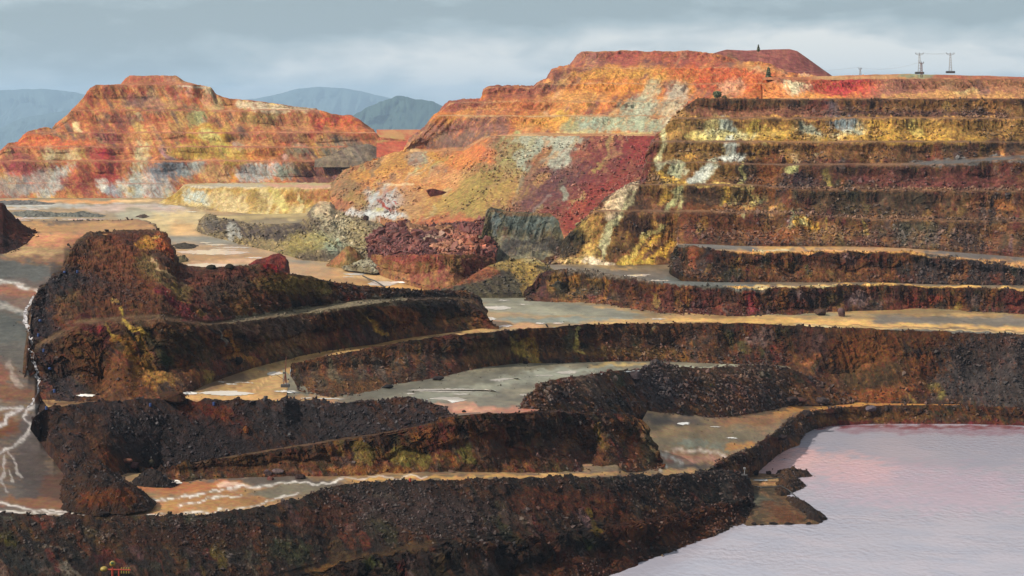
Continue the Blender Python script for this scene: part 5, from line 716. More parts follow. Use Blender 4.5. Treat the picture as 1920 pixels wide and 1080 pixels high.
mound('grey_dump', [(120, 407), (135, 402), (160, 402), (170, 406), (150, 409)], 78, 10, 40, [(122, 122, 110), (108, 108, 100)], [], cell=1.3, seed=117, mat=M_rock_mid)
mound('grey_dump', [(-40, 383), (60, 381), (110, 383), (100, 386), (-40, 387)], 78, 4, 22, [(140, 134, 124), (120, 114, 110)], [], cell=2, seed=118, mat=M_rock_mid)
mound('brown_dump', [(252, 408), (262, 404), (275, 404), (282, 408), (268, 411)], 78, 6, 26, [(110, 86, 70), (96, 76, 66)], [], cell=1.2, seed=119, mat=M_rock_mid)
mound('brown_dump', [(222, 375.4), (240, 374.4), (248, 375.8), (235, 376.6)], 78, 4, 22, [(110, 80, 66)], [], cell=2, seed=120, mat=M_rock_mid)
mound('dark_dump', [(318, 461), (345, 456), (375, 462), (360, 468), (330, 468)], 78.4, 2.6, 14, [(92, 80, 66), (80, 70, 60)], [], cell=.9, seed=121, mat=M_rock_mid)
mound('bouldery_dump', [(325, 489), (335, 484), (350, 484), (352, 490), (338, 493)], 78.5, 5, 12, [(120, 104, 64), (96, 84, 56)], [], cell=.7, seed=122, mat=M_rock_mid, rub=.5)
mound('small_dump', [(640, 498), (700, 494), (740, 500), (745, 508), (700, 512), (650, 506)], 78.2, 4, 16, [(130, 112, 76), (96, 78, 58), (180, 170, 140)], [((190, 186, 160), .8, 10, 1, [(705, 502)])], cell=.8, seed=123, mat=M_rock_mid, rub=.5)

# ==================================================================== WATER
_dg = bpy.context.evaluated_depsgraph_get()
def hit(px, py):
    d = Vector(((px-960)/F, 1, -(py-YH)/F)).normalized(); ok, loc, n_, i_, ob, mx = SC.ray_cast(_dg, Vector((0, 0, 0)), d)
    return loc if ok else None
def hitH(pts):
    h = np.array([-(l.z if l else np.nan) for l in (hit(a, b) for a, b in pts)]); md = np.nanmedian(h); return np.where(np.abs(h-md) < .9, h, md)
m, nt, p = nodes('lake_water'); N = nt.nodes; LK = nt.links
geo = N.new('ShaderNodeNewGeometry')
def mapping(sx, sy):
    mp = N.new('ShaderNodeMapping'); mp.inputs['Scale'].default_value = (sx, sy, 1); LK.new(geo.outputs['Position'], mp.inputs[0]); return mp.outputs[0]
n1 = N.new('ShaderNodeTexNoise'); LK.new(mapping(.5, .32), n1.inputs['Vector']); n1.inputs['Scale'].default_value = 1.0; n1.inputs['Detail'].default_value = 5; n1.inputs['Roughness'].default_value = .6
n2 = N.new('ShaderNodeTexNoise'); LK.new(mapping(.02, .03), n2.inputs['Vector']); n2.inputs['Scale'].default_value = 1.0; n2.inputs['Detail'].default_value = 3
bp = N.new('ShaderNodeBump'); bp.inputs['Strength'].default_value = .55; bp.inputs['Distance'].default_value = .35; mr = N.new('ShaderNodeMapRange'); LK.new(n2.outputs[0], mr.inputs[0]); mr.inputs[1].default_value = .35; mr.inputs[2].default_value = .65; mr.inputs[3].default_value = .25; mr.inputs[4].default_value = .85; LK.new(mr.outputs[0], bp.inputs['Strength']); LK.new(n1.outputs[0], bp.inputs['Height']); LK.new(bp.outputs[0], p.inputs['Normal'])
at = N.new('ShaderNodeAttribute'); at.attribute_name = 'Col'
LK.new(at.outputs['Color'], p.inputs['Base Color'])
p.inputs['Roughness'].default_value = .07; p.inputs['IOR'].default_value = 1.36
M_lake = m
D_ = np.linspace(350, 900, 260); px_ = np.linspace(300, 2500, 240)
PX, DD = np.meshgrid(px_, D_); X = (PX-960)/F*DD; Vw = np.stack([X.ravel(), DD.ravel(), np.full(X.size, -120.0)], 1)
py_ = YH+120*F/DD.ravel()
cw, _ = paint_cols(PX.ravel(), py_, None, [(148, 144, 155), (154, 147, 157), (144, 142, 155)], [((206, 158, 152), .6, 60, .45, [(1480, 868), (1560, 872), (1620, 884)]), ((200, 156, 156), .5, 40, .5, [(1500, 855), (1440, 880)]), ((110, 40, 46), .85, 60, .07, [(1560, 798), (1960, 802)]), ((176, 146, 160), .5, 160, .3, [(1650, 905), (1800, 920)]), ((130, 90, 104), .6, 60, .12, [(1620, 806), (1960, 812)])], 5, 5, 90, 9, 5)  # dark strokes along the far shore paint the bank's reflection
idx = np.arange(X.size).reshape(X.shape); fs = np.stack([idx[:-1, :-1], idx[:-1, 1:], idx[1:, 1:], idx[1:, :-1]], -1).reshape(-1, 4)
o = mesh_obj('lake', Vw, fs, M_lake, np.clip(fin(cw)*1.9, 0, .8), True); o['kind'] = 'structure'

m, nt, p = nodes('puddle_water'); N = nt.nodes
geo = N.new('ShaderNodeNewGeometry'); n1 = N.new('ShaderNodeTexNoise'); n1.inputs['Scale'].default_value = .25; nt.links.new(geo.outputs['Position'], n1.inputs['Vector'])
cr = N.new('ShaderNodeValToRGB'); nt.links.new(n1.outputs[0], cr.inputs[0]); cr.color_ramp.elements[0].color = (.72, .64, .55, 1); cr.color_ramp.elements[1].color = (.85, .80, .74, 1)  # pale base colour stands in for the bright sky's reflection
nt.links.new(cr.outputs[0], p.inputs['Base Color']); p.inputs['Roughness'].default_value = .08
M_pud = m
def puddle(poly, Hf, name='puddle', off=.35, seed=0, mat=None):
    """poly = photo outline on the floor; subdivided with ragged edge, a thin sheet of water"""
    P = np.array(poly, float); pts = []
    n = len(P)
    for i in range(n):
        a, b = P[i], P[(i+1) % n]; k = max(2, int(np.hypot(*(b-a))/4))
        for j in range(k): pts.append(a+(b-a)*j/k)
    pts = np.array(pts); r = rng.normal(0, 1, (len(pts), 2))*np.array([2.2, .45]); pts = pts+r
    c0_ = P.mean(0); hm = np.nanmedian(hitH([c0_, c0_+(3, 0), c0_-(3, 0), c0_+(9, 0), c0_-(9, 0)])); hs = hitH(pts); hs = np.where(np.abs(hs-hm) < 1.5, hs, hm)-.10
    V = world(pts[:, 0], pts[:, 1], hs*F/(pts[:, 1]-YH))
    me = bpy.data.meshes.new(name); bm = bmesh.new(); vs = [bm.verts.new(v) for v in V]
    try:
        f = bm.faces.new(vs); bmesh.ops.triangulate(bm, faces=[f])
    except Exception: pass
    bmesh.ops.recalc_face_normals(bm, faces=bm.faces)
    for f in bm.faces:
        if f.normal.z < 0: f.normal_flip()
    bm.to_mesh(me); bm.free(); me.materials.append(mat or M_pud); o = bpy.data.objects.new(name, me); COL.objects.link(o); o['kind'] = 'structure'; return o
def lens(x0, x1, y, h, slant=0):
    k = np.linspace(0, 1, 7); top = [(x0+(x1-x0)*t, y+slant*(t-.5)-h/2*math.sin(math.pi*t)**.6) for t in k]; bot = [(x0+(x1-x0)*t, y+slant*(t-.5)+h/2*math.sin(math.pi*t)**.6) for t in k[::-1][1:-1]]
    return top+bot
HcF = lambda a, b: float(np.interp(a, [900, 1280, 1560, 1920], [81, 86, 88, 90])) if b > 590 else float(np.interp(b, [480, 560, 620, 760], [78, np.interp(a, [900, 1280], [78.6, 84]), 80.2, 81]))
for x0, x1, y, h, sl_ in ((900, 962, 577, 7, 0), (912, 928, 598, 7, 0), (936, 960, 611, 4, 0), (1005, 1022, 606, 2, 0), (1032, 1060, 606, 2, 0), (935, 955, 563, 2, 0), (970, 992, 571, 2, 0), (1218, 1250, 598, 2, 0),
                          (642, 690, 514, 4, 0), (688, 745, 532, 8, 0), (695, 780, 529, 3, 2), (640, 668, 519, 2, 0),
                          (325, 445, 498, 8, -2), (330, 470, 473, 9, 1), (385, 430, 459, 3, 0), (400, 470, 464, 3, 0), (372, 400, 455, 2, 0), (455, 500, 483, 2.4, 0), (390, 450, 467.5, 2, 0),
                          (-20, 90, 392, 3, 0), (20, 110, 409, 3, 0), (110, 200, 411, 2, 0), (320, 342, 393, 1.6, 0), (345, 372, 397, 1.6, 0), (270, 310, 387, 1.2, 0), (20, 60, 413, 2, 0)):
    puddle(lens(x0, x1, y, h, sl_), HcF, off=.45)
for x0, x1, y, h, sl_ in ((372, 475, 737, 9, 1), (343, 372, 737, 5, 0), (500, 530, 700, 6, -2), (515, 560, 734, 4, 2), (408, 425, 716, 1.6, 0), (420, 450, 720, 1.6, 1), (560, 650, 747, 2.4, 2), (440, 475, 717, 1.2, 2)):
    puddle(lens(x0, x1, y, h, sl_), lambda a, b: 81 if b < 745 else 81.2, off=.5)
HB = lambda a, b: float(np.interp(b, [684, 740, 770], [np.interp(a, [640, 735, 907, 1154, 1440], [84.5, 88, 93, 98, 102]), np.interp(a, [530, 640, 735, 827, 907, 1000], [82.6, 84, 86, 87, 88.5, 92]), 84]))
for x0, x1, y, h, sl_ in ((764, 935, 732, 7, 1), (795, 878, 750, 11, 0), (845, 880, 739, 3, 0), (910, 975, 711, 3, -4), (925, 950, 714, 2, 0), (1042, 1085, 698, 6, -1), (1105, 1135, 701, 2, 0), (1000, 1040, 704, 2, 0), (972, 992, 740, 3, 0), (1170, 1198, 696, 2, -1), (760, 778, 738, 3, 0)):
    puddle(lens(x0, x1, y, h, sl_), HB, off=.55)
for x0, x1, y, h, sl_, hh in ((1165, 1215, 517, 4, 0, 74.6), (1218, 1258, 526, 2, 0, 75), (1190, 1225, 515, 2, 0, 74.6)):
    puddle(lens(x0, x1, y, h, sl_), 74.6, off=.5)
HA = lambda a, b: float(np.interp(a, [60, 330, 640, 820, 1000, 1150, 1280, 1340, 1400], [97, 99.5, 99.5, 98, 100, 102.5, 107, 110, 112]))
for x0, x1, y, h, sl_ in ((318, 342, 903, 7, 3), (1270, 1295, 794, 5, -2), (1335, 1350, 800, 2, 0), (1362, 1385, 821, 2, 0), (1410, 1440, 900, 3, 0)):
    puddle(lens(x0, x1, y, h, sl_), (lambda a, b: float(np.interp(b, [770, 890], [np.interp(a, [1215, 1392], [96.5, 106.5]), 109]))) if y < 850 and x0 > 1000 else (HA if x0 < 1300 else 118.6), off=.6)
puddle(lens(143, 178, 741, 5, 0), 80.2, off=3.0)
puddle(lens(50, 95, 435, 5, 3), 59, off=16.3) if False else None

# white mineral stream down the left ramp
m, nt, p = nodes('stream_crust'); N = nt.nodes
geo = N.new('ShaderNodeNewGeometry'); n1 = N.new('ShaderNodeTexNoise'); n1.inputs['Scale'].default_value = 1.2; n1.inputs['Detail'].default_value = 5; nt.links.new(geo.outputs['Position'], n1.inputs['Vector'])
cr = N.new('ShaderNodeValToRGB'); nt.links.new(n1.outputs[0], cr.inputs[0]); cr.color_ramp.elements[0].position = .38; cr.color_ramp.elements[0].color = (.10, .08, .075, 1); cr.color_ramp.elements[1].position = .58; cr.color_ramp.elements[1].color = (.46, .43, .43, 1)
nt.links.new(cr.outputs[0], p.inputs['Base Color']); p.inputs['Roughness'].default_value = .35
M_str = m
def stream(pts, wpx, zfun, off=.3, seed=0):
    P = np.array(pts, float); s = np.concatenate([[0], np.cumsum(np.hypot(*np.diff(P, axis=0).T))]); n = int(s[-1]/1.5)
    t = np.linspace(0, s[-1], n); x = np.interp(t, s, P[:, 0]); y = np.interp(t, s, P[:, 1]); W = np.interp(t, s, wpx)
    L_ = W*(.5+.9*(vn(t/5, t*0, None, seed)-.3)); R_ = W*(.5+.9*(vn(t/5, t*0+9, None, seed+1)-.3)); x = x+(vn(t/9, t*0, None, seed+2)-.5)*5
    V = []
    for a, b, l, r in zip(x, y, L_, R_):
        for q in (a-l, a+r): V.append(world(q, b, zfun(q, b)))
    V = np.array(V); V[:, 2] += off; hh = [hit(q, b) for a, b, l, r in zip(x, y, L_, R_) for q in (a-l, a+r)]; V = np.array([[v.x, v.y, v.z+.06] if v is not None else w_ for v, w_ in zip(hh, V)])
    fs = [(2*i, 2*i+1, 2*i+3, 2*i+2) for i in range(n-1)]
    o = mesh_obj('stream', V, fs, M_str); o['kind'] = 'structure'; return o
rampD = lambda a, b: float(np.interp(b, [412, 440, 490, 570, 640, 740, 850, 967], [760, 697, 660, 625, 600, 568, 540, 488]))
stream([(62, 555), (50, 575), (44, 590), (48, 605), (56, 622), (60, 640), (54, 655), (62, 668), (68, 690), (72, 715), (70, 735), (64, 752), (50, 765)], [3, 4, 6, 6, 5.5, 4, 3, 4.5, 4, 3.5, 3, 3.5, 4], rampD, seed=3)

# ==================================================================== RUBBLE (nobody could count it)
def rock_templates(n=8, npts=9, seed=1):
    out = []; r = np.random.default_rng(seed)
    for i in range(n):
        bm = bmesh.new(); p = r.normal(0, 1, (npts, 3)); p /= np.linalg.norm(p, axis=1, keepdims=True); p *= np.array([.62, .5, .42])*r.uniform(.8, 1.15, (npts, 1))
        for q in p: bm.verts.new(q)
        g = bmesh.ops.convex_hull(bm, input=bm.verts); bmesh.ops.triangulate(bm, faces=bm.faces)
        bm.verts.index_update(); out.append((np.array([v.co[:] for v in bm.verts]), np.array([[v.index for v in f.verts] for f in bm.faces]))); bm.free()
    return out
def build_rubble():
    global RUB
    open('/tmp/rub.txt', 'w').write(str(len(RUB))) if 0 else None
    if len(RUB) > 95000: RUB = [RUB[i] for i in rng.permutation(len(RUB))[:95000]]
    T = rock_templates(); P = np.array([r[0] for r in RUB]); S = np.array([r[1] for r in RUB]); C = np.array([r[2] for r in RUB]); n = len(P)
    print('RUBBLE', n)
    S = S*np.where(rng.random(n) < .05, 1.8, 1.0)*np.clip(P[:, 1]/620, .8, 1.7)
    C = C*rng.uniform(.55, 1.5, (n, 1)); k = rng.integers(0, len(T), n); Vs = []; Fs = []; Cs = []; off = 0
    q = rng.normal(0, 1, (n, 4)); q /= np.linalg.norm(q, axis=1, keepdims=True); a, b, c, d = q.T
    Rm = np.stack([np.stack([1-2*(c*c+d*d), 2*(b*c-a*d), 2*(b*d+a*c)], -1), np.stack([2*(b*c+a*d), 1-2*(b*b+d*d), 2*(c*d-a*b)], -1), np.stack([2*(b*d-a*c), 2*(c*d+a*b), 1-2*(b*b+c*c)], -1)], 1)
    for t, (tv, tf) in enumerate(T):
        m_ = np.where(k == t)[0]; V = np.einsum('nij,vj->nvi', Rm[m_], tv)*S[m_, None, None]; V[..., 2] += S[m_, None]*.2; V += P[m_, None]
        Vs.append(V.reshape(-1, 3)); Fs.append((tf[None]+(np.arange(len(m_))*len(tv))[:, None, None]+off).reshape(-1, 3)); Cs.append(np.repeat(C[m_], len(tv), 0)); off += len(m_)*len(tv)
    o = mesh_obj('rubble', np.concatenate(Vs), np.concatenate(Fs), M_rub, fin(np.concatenate(Cs)*1.15)); o['kind'] = 'stuff'; o['label'] = 'loose broken rock lying on the banks and benches'
build_rubble()

# ==================================================================== THINGS
def tag(o, label, cat, group=None):
    o['label'] = label; o['category'] = cat
    if group: o['group'] = group
def dlevel(px, py, Hv): return Hv*F/(py-YH)
def boulder(px, py, D, wpx, hpx, col, label, seed, group=None):
    bm = bmesh.new(); bmesh.ops.create_icosphere(bm, subdivisions=3, radius=.5)
    W = wpx/F*D; Hh = hpx/F*D; V = np.array([v.co[:] for v in bm.verts])
    r = np.random.default_rng(seed); 
    for _ in range(9):   # cut flat facets
        nrm = r.normal(0, 1, 3); nrm /= np.linalg.norm(nrm); lim = r.uniform(.27, .42); dd = V@nrm; V = V-np.maximum(dd-lim, 0)[:, None]*nrm
    V += (fbm(V[:, 0]*6+seed, V[:, 1]*6, V[:, 2]*6, seed, 3)-.5)[:, None]*V*.25
    V = V*np.array([W, (W+Hh)/2, Hh])*1.2
    for v, q in zip(bm.verts, V): v.co = q
    me = bpy.data.meshes.new('boulder'); bm.to_mesh(me); bm.free(); me.materials.append(M_rock)
    a = me.color_attributes.new('Col', 'FLOAT_COLOR', 'POINT'); c = np.ones((len(me.vertices), 4), np.float32); c[:, :3] = alb(col); a.data.foreach_set('color', c.ravel())
    o = bpy.data.objects.new('boulder', me); COL.objects.link(o); l_ = hit(px, py-1) or Vector(world(px, py, D)); o.location = (l_.x, l_.y, l_.z+Hh*.30)
    tag(o, label, 'boulder', group); return o
BL = [(1512, 781, 712, 16, 16, (70, 60, 62), 'dark upright boulder on the lake bank where the bank turns'), (1634, 770, 745, 20, 12, (112, 100, 108), 'pale grey boulder on the bank edge above the pink far shore'),
      (1543, 757, 772, 22, 15, (84, 72, 74), 'grey boulder under the orange slope, behind the orange road'), (1478, 757, 750, 34, 16, (66, 54, 54), 'wide dark boulder at the foot of the rubble ridge, left of the reddish one'),
      (1500, 759, 756, 26, 14, (96, 66, 58), 'reddish boulder at the foot of the rubble ridge'), (1462, 824, 690, 24, 12, (62, 50, 52), 'dark boulder on the bank beside the lake corner'),
      (1537, 592, 832, 20, 14, (90, 70, 62), 'squat brown boulder at the wall foot beside a taller one'), (1577, 594, 832, 13, 18, (110, 84, 84), 'tall pinkish boulder standing at the wall foot'),
      (322, 755, 555, 44, 24, (78, 52, 38), 'big brown boulder at the end of the great heap beside the puddle'), (237, 868, 548, 22, 9, (130, 84, 70), 'pinkish flat boulder at the foot of the rubble bank'),
      (250, 877, 546, 20, 12, (104, 70, 72), 'purple brown boulder below the pinkish flat one'), (284, 873, 550, 12, 12, (80, 72, 60), 'round olive grey boulder at the foot of the rubble bank'),
      (502, 890, 541, 14, 12, (96, 78, 82), 'grey upright boulder in the trio under the bench face'), (522, 888, 541, 22, 10, (120, 100, 100), 'pale slab boulder in the trio under the bench face'),
      (507, 901, 539, 12, 8, (124, 80, 74), 'small pink boulder in front of the trio under the bench face'), (562, 898, 539, 20, 10, (66, 52, 52), 'flat dark boulder right of the trio under the bench face'),
      (462, 812, 545, 12, 14, (140, 80, 40), 'orange boulder in the dark rubble bank'), (687, 414, 1180, 10, 12, (70, 54, 50), 'dark pointed rock on the pale ledge of the knoll'),
      (446, 682, 640, 16, 14, (48, 40, 40), 'black boulder at the foot of the yellow streak by the track'), (822, 714, 668, 20, 9, (60, 54, 58), 'dark boulder under the curved face beside the grey floor'),
      (727, 729, 668, 18, 8, (48, 46, 50), 'low black boulder under the curved face left of the grey floor'), (870, 774, 560, 7, 5, (50, 40, 40), 'small dark stone on the orange track edge'),
      (340, 968, 487, 7, 7, (34, 28, 30), 'small black stone on the near edge of the white stream flat'), (195, 966, 486, 18, 9, (50, 42, 42), 'dark boulder on the near edge left of the island heap'),
      (397, 506, 672, 18, 10, (58, 54, 46), 'dark boulder on the crest beside the long puddle'), (432, 504, 674, 16, 10, (54, 48, 42), 'second dark boulder on the crest beside the long puddle'),
      (1418, 892, 640, 12, 12, (60, 44, 42), 'dark brown block on the spit beside the pink water'), (1440, 890, 640, 11, 9, (64, 44, 42), 'smaller brown block on the spit right of its twin'),
      (1428, 986, 576, 8, 4, (50, 42, 42), 'dark low stone in the water off the peninsula'), (1450, 984, 577, 14, 5, (46, 38, 38), 'pair of dark stones at the foot of the peninsula'), (1478, 984, 577, 16, 5, (48, 40, 40), 'long dark stone at the middle of the peninsula shore'), (1414, 985, 576, 9, 6, (44, 36, 36), 'dark stone where the near wall meets the peninsula shore'), (1516, 984, 577, 10, 5, (50, 42, 40), 'dark stone near the tip of the peninsula'),
      (1190, 712, 678, 26, 18, (84, 72, 76), 'large grey rock on the flank of the tall rubble pile'), (985, 683, 735, 10, 7, (70, 60, 60), 'grey stone under the yellow streaked face'), (608, 566, 690, 22, 14, (84, 62, 46), 'brown rounded boulder above the grey bench of the heap'), (888, 612, 750, 6, 5, (80, 40, 32), 'small red stone on the pale road by the end of the heap')]
for i, b in enumerate(BL): boulder(*b, seed=i+1)

def tube_mesh(name, pts, r, mat, parent=None, sides=8):
    bm = bmesh.new(); rings = []
    for i, p in enumerate(pts):
        p = Vector(p); d = (Vector(pts[min(i+1, len(pts)-1)])-Vector(pts[max(i-1, 0)])).normalized()
        u = d.cross(Vector((0, 0, 1))) if abs(d.z) < .9 else d.cross(Vector((1, 0, 0))); u.normalize(); v = d.cross(u)
        rr = r[i] if isinstance(r, (list, tuple)) else r
        rings.append([bm.verts.new(p+(u*math.cos(2*math.pi*k/sides)+v*math.sin(2*math.pi*k/sides))*rr) for k in range(sides)])
    for a, b in zip(rings[:-1], rings[1:]):
        for k in range(sides): bm.faces.new((a[k], a[(k+1) % sides], b[(k+1) % sides], b[k]))
    bm.faces.new(rings[0][::-1]); bm.faces.new(rings[-1]); bmesh.ops.recalc_face_normals(bm, faces=bm.faces)
    me = bpy.data.meshes.new(name); bm.to_mesh(me); bm.free(); me.materials.append(mat); o = bpy.data.objects.new(name, me); COL.objects.link(o)
    if parent: o.parent = parent
    return o
def bars_mesh(name, bars, r, mat, parent=None, sides=5):
    bm = bmesh.new()
    for p, q in bars:
        p = Vector(p); q = Vector(q); d = (q-p).normalized(); u = d.cross(Vector((0, 0, 1))) if abs(d.z) < .9 else d.cross(Vector((1, 0, 0))); u.normalize(); v = d.cross(u)
        A = [bm.verts.new(p+(u*math.cos(2*math.pi*k/sides)+v*math.sin(2*math.pi*k/sides))*r) for k in range(sides)]; B = [bm.verts.new(q+(u*math.cos(2*math.pi*k/sides)+v*math.sin(2*math.pi*k/sides))*r) for k in range(sides)]
        for k in range(sides): bm.faces.new((A[k], A[(k+1) % sides], B[(k+1) % sides], B[k]))
        bm.faces.new(A[::-1]); bm.faces.new(B)
    bmesh.ops.recalc_face_normals(bm, faces=bm.faces); me = bpy.data.meshes.new(name); bm.to_mesh(me); bm.free(); me.materials.append(mat); o = bpy.data.objects.new(name, me); COL.objects.link(o)
    if parent: o.parent = parent
    return o
def box_mesh(name, c, s, mat, parent=None, bev=.05):
    bm = bmesh.new(); bmesh.ops.create_cube(bm, size=1)
    for v in bm.verts: v.co = Vector((v.co.x*s[0]+c[0], v.co.y*s[1]+c[1], v.co.z*s[2]+c[2]))
    bmesh.ops.bevel(bm, geom=bm.edges[:], offset=min(bev, min(s)*.3), segments=1, affect='EDGES')
    me = bpy.data.meshes.new(name); bm.to_mesh(me); bm.free(); me.materials.append(mat); o = bpy.data.objects.new(name, me); COL.objects.link(o)
    if parent: o.parent = parent
    return o
def empty(name, loc): o = bpy.data.objects.new(name, None); COL.objects.link(o); o.location = loc; return o
M_steel = flat_mat('galvanised_steel', (.26, .25, .25), .5, .4); M_dark = flat_mat('dark_concrete', (.05, .045, .045), .8); M_rust = flat_mat('rusty_steel', (.12, .035, .02), .7)
M_blue = flat_mat('blue_plastic', (.012, .035, .13), .5); M_yel = flat_mat('yellow_paint', (.25, .17, .02), .5); M_red = flat_mat('red_paint', (.30, .03, .012), .5); M_black = flat_mat('black_rubber', (.02, .018, .018), .5); M_glass = flat_mat('green_lens', (.03, .07, .02), .2)

# pylons: lattice of four tapering legs, cross arm, insulators, dark base
def pylon(px, ytop, ybase, D, label, wbase=1.05, wtop=.35, arm=3.0, mat=M_steel, base=True, name='pylon'):
    w0 = world(px, ybase, D); hgt = (ybase-ytop)/F*D; e = empty(name, tuple(w0)); tag(e, label, 'pylon', 'pylons on the plateau')
    legs = [(-1, -1), (1, -1), (1, 1), (-1, 1)]; B0 = 1.0 if base else 0
    if base: box_mesh('base', (0, 0, .5), (6.4, 3, 1.6), M_dark, e)
    for sx, sy in legs: tube_mesh('leg', [(sx*wbase, sy*wbase, B0), (sx*wtop, sy*wtop, hgt)], (.085), mat, e, 6)
    br = []; n = 7
    for i in range(n):
        for a, b in zip(legs, legs[1:]+legs[:1]):
            def P(l, t): wv = wbase+(wtop-wbase)*t; return (l[0]*wv, l[1]*wv, B0+(hgt-B0)*t)
            br.append((P(a, i/n), P(b, (i+1)/n))); br.append((P(b, i/n), P(a, (i+1)/n)))
    bars_mesh('brace', br, .05, mat, e, 4)
    bars_mesh('cross_arm', [((-arm, 0, hgt), (arm, 0, hgt)), ((-arm, 0, hgt), (0, 0, hgt-1.2)), ((arm, 0, hgt), (0, 0, hgt-1.2))], .13, mat, e)
    for x in (-arm*.92, 0, arm*.92): tube_mesh('insulator', [(x, 0, hgt+.1), (x, 0, hgt+.5), (x, 0, hgt+1.0)], [.14, .22, .1], M_dark, e, 6)
    return Vector(w0)+Vector((0, 0, hgt+1.0)), arm
a1, r1 = pylon(1724, 101, 138, 1480, 'tall left lattice pylon on a dark base beside the red one')
a2, r2 = pylon(1782, 101, 136.5, 1480, 'tall right lattice pylon standing alone on a dark base')
a3, r3 = pylon(1728, 118, 146, 1420, 'shorter rust red lattice pylon just in front of the tall left one', .7, .35, 1.6, M_rust, False)
a4, r4 = pylon(1613, 129, 143, 1600, 'small far pylon left of the others behind the plateau', .8, .3, 1.3, M_steel, False)
def wire(p, q, sag, label):
    pts = [tuple(Vector(p).lerp(Vector(q), t)-Vector((0, 0, sag*4*t*(1-t)))) for t in np.linspace(0, 1, 14)]
    o = tube_mesh('power_line', pts, .045, M_steel, None, 4); tag(o, label, 'cable', 'power lines between the pylons')
for s_, nm in ((-1, 'left'), (1, 'right')): wire(a1+Vector((s_*r1*.92, 0, 0)), a2+Vector((s_*r2*.92, 0, 0)), 1.2, 'thin wire between the two tall pylons, hung from the %s arm ends' % nm)
wire(a4, a3, 3.0, 'thin wire from the small far pylon to the rust red pylon')
wire(a4+Vector((0, 0, .3)), a4+Vector((-60, 30, -3)), 1.0, 'thin wire running left from the small far pylon')

# trees and the small cone on the summit
def leafmat(name, c):
    m, nt, p = nodes(name); p.inputs['Base Color'].default_value = c+(1,); p.inputs['Roughness'].default_value = .7
    oi = nt.nodes.new('ShaderNodeNewGeometry'); n = nt.nodes.new('ShaderNodeTexNoise'); n.inputs['Scale'].default_value = 1.5; nt.links.new(oi.outputs['Position'], n.inputs['Vector'])
    cr = nt.nodes.new('ShaderNodeValToRGB'); nt.links.new(n.outputs[0], cr.inputs[0]); cr.color_ramp.elements[0].color = tuple(x*.5 for x in c)+(1,); cr.color_ramp.elements[1].color = tuple(min(1, x*1.8) for x in c)+(1,)
    nt.links.new(cr.outputs[0], p.inputs['Base Color']); return m
M_leaf = leafmat('foliage', (.085, .10, .045)); M_bark = flat_mat('bark', (.06, .04, .03), .9)
def tree(px, py, D, h, wd, label, conic=True, seed=0, name='conifer_tree', n=900):
    e = empty(name, tuple(world(px, py, D))); tag(e, label, 'tree'); r = np.random.default_rng(seed)
    tube_mesh('trunk', [(0, 0, -.5), (.05, 0, h*.4), (0, 0, h*.92)], [h*.03, h*.02, .03], M_bark, e, 7)
    z = r.beta(1.1, 1.5, n) if conic else r.beta(2, 2, n); rad = (wd/2)*(1-z)**.8*(.75+.35*np.sin(z*26+r.uniform(0, 6))) if conic else (wd/2)*np.sqrt(np.clip(1-(2*z-1)**2, 0, 1))
    rad = rad*r.random(n)**.4; a = r.uniform(0, 6.283, n); zz = h*(.12+.88*z); c = np.stack([rad*np.cos(a), rad*np.sin(a), zz], 1)
    s = wd*.09; q1 = r.normal(0, s, (n, 3)); q2 = r.normal(0, s, (n, 3)); q3 = r.normal(0, s, (n, 3)); V = np.stack([c+q1, c+q2, c+q3], 1).reshape(-1, 3)
    mesh_obj('crown', V, np.arange(n*3).reshape(-1, 3), M_leaf, None, False, None, e)
tree(1441, 149, 1560, 9.5, 5.5, 'small dark conifer standing alone on the orange slope below the summit heap', True, 1)
tree(1422, 98, 1700, 6.5, 3.4, 'tiny pointed tree on the summit of the red brown heap', True, 2)
tree(1345, 185, 1222, 4.6, 4.8, 'round green bush on the corner of the top terrace', False, 3, 'bush')
tree(1358, 187, 1222, 2.6, 3.2, 'low brownish bush right of the round green one', False, 4, 'bush', 400)

# mast on a skid beside the track
D = 80.9*F/(728-YH); e = empty('mast', tuple(world(535, 728, D)+np.array([0, 0, .3]))); tag(e, 'slender rust red mast with stays on a dark skid base beside the track', 'mast')
s = D/F
box_mesh('skid_base', (0, 0, 3*s), (17*s, 8*s, 6*s), M_dark, e, .15); box_mesh('ballast', (2.5*s, 0, 7*s), (7*s, 5*s, 2.6*s), M_steel, e, .1)
for sx, sy in ((-3, -2), (3, -2), (0, 2)): tube_mesh('leg', [(sx*s, sy*s, 6*s), (0, 0, 30*s)], .14, M_rust, e, 6)
tube_mesh('pole', [(0, 0, 26*s), (1.6*s, 0, 57*s)], [.16, .08], M_rust, e, 7)
tube_mesh('boom', [(-1*s, 0, 13*s), (-16*s, 0, 23*s)], .07, M_rust, e, 5); box_mesh('winch', (-2*s, 0, 27*s), (5*s, 3*s, 3*s), M_dark, e, .08)

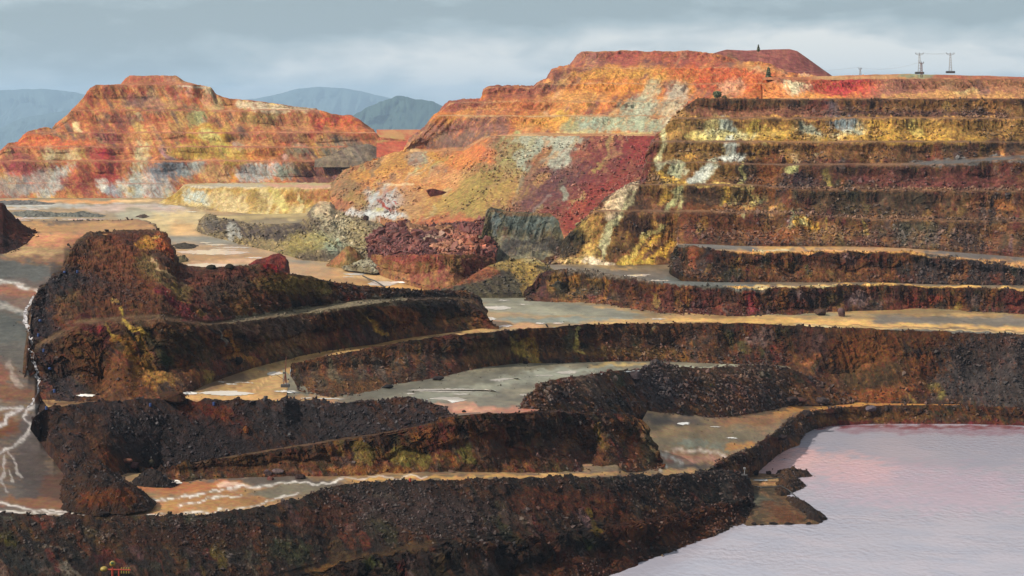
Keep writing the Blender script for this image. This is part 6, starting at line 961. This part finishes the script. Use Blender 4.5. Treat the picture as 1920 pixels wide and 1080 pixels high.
# blue drums
def drum(px, py, D, label, lying=False, mat=M_blue):
    e = empty('drum', tuple(hit(px, py) or world(px, py, D))); tag(e, label, 'drum', None)
    r, h = .5, 1.25; e.scale = (.72, .72, .72); prof = [(r*.96, 0), (r, .05), (r, .38), (r*1.06, .42), (r, .46), (r, .8), (r*1.06, .84), (r, .88), (r, 1.2), (r*.96, 1.25)]
    body = tube_mesh('body', [(0, 0, z) for _, z in prof], [q for q, _ in prof], mat, e, 14); lid = tube_mesh('lid', [(0, 0, 1.25), (0, 0, 1.29)], [r*.9, r*.88], mat, e, 14); tube_mesh('bung', [(.25, 0, 1.28), (.25, 0, 1.36)], .07, M_black, e, 8)
    if lying: e.rotation_euler = (math.radians(90), 0, math.radians(40)); e.location.z += .5
def heapD(px, py):   # distance of the great heap's surface at a column and row
    Y = [c.ev(np.array([float(px)])) for c in (c0, c1, c2, c3)]; return float(np.interp(py, [v[0][0] for v in Y], [v[1][0] for v in Y]))-1.2
for px, py, lab, ly_ in ((74, 604, 'blue drum on the black rubble beside the widest part of the white stream', True), (72, 631, 'blue drum on the rubble just below the topmost stream side drum', False), (82, 660, 'pale blue drum on the rubble by the bend of the white stream', False), (92, 694, 'light blue drum in the black rubble halfway down the lower stream', True),
                        (102, 736, 'blue drum low on the rubble near the track', False), (145, 512, 'blue drum standing on the top of the black rubble', False), (120, 513, 'small blue drum on the rubble crest left of the standing one', True)):
    drum(px, py, heapD(px, py), lab, ly_)
for px, py, lab in ((87, 768, 'blue drum on the left end of the dark rubble bank'), (282, 762, 'blue grey drum beside the track behind the rubble bank'), (401, 760, 'dark blue drum by the orange puddle edge')):
    drum(px, py, 81*F/(py-YH)-.5, lab)
drum(769, 903, 98.5*F/(903-YH), 'small dark red drum at the road edge under the bench face', False, M_red)

# hoses by the lake
M_h = M_black
def hose(pts, label, Hw=118.9, r=.16):
    P = [tuple(world(a, b, h*F/(b-YH))) for a, b, h in pts]; o = tube_mesh('pipe', P, r, M_h, None, 8); tag(o, label, 'pipe', 'pipes by the lake')
hose([(1376, 892, 113.5), (1390, 896, 116), (1407, 898, 118.3), (1430, 898.5, 118.4), (1450, 897, 118.3), (1464, 895, 118)], 'upper black pipe crossing the sandy spit')
hose([(1378, 893, 113.5), (1392, 901, 116), (1404, 909, 118.3), (1428, 914, 118.5), (1450, 913, 118.4), (1464, 911, 117.6), (1479, 919, 117.6), (1488, 927, 118.6), (1497, 936, 119.6)], 'lower black pipe running over the spit into the lake')
e = empty('pump_post', tuple(world(1396, 892, 113.8*F/(892-YH)))); tag(e, 'small grey post with a box head beside the pipes', 'post')
box_mesh('foot', (0, 0, .2), (1.8, 1, .5), M_dark, e); tube_mesh('pole', [(0, 0, .3), (0, 0, 2.3)], .12, M_steel, e); box_mesh('head', (0, 0, 2.3), (.7, .5, .6), M_steel, e)
e = empty('pump_post', tuple(world(1378, 891, 113.2*F/(891-YH)))); tag(e, 'short rusty post at the bend of the pipes', 'post')
tube_mesh('pole', [(0, 0, 0), (0, 0, 1.5)], .14, M_rust, e); box_mesh('head', (0, 0, 1.5), (.5, .5, .3), M_rust, e)
P = [tuple(world(a, b, h*F/(b-YH))) for a, b, h in ((680, 517, 77.6), (692, 523, 77.7), (704, 527, 77.7), (712, 532, 77.8), (722, 538, 77.8))]
o = tube_mesh('hose', P, .3, M_black, None, 6); tag(o, 'dark hose lying across the far white puddles', 'hose')

# red and yellow frame at the lower edge
D = (hit(215, 1070).y)-3.5; e = empty('marker_frame', tuple(world(215, 1092, D))); tag(e, 'rust red frame with yellow drum heads at the bottom edge', 'frame'); s = D/F
for x in (-4, 8): tube_mesh('post', [(x*s, 0, -3), (x*s, 0, 25*s)], .28 if x < 0 else .2, M_red, e, 8)
tube_mesh('crossbar', [(-16*s, 0, 24*s), (8*s, 0, 24*s), (30*s, 0, 23*s)], .2, M_red, e, 8)
for i in range(4): tube_mesh('peg', [((13+i*4.6)*s, 0, 17*s), ((13+i*4.6)*s, 0, 28*s)], .16, M_yel, e, 6)
def dome(name, x, z, r, rz, mat, par):
    bm = bmesh.new(); bmesh.ops.create_uvsphere(bm, u_segments=16, v_segments=10, radius=1)
    for v in bm.verts: v.co = Vector((v.co.x*r+x, v.co.y*r, v.co.z*rz+z))
    me = bpy.data.meshes.new(name); bm.to_mesh(me); bm.free(); me.materials.append(mat); o = bpy.data.objects.new(name, me); COL.objects.link(o); o.parent = par; return o
dome('float', -20*s, 25*s, 7*s, 5*s, M_yel, e); dome('lamp_housing', -4*s, 35*s, 5.5*s, 5.5*s, M_yel, e); dome('lens', -4*s, 36.5*s, 3.4*s, 3*s, M_glass, e).location.y = -2.6*s
tube_mesh('stem', [(-4*s, 0, 25*s), (-4*s, 0, 31*s)], .16, M_red, e, 6)

# ==================================================================== AIR
bm = bmesh.new(); bmesh.ops.create_cube(bm, size=1)
for v in bm.verts: v.co = Vector((v.co.x*90000, v.co.y*58000+28500, v.co.z*2240-390))
me = bpy.data.meshes.new('haze'); bm.to_mesh(me); bm.free()
m = bpy.data.materials.new('haze'); m.use_nodes = True; nt = m.node_tree; nt.nodes.clear(); out = nt.nodes.new('ShaderNodeOutputMaterial'); pv = nt.nodes.new('ShaderNodeVolumePrincipled')
pv.inputs['Color'].default_value = (.56, .76, 1.0, 1); pv.inputs['Density'].default_value = .000025; pv.inputs['Anisotropy'].default_value = .2
nt.links.new(pv.outputs[0], out.inputs['Volume']); me.materials.append(m); o = bpy.data.objects.new('haze', me); COL.objects.link(o); o['kind'] = 'stuff'
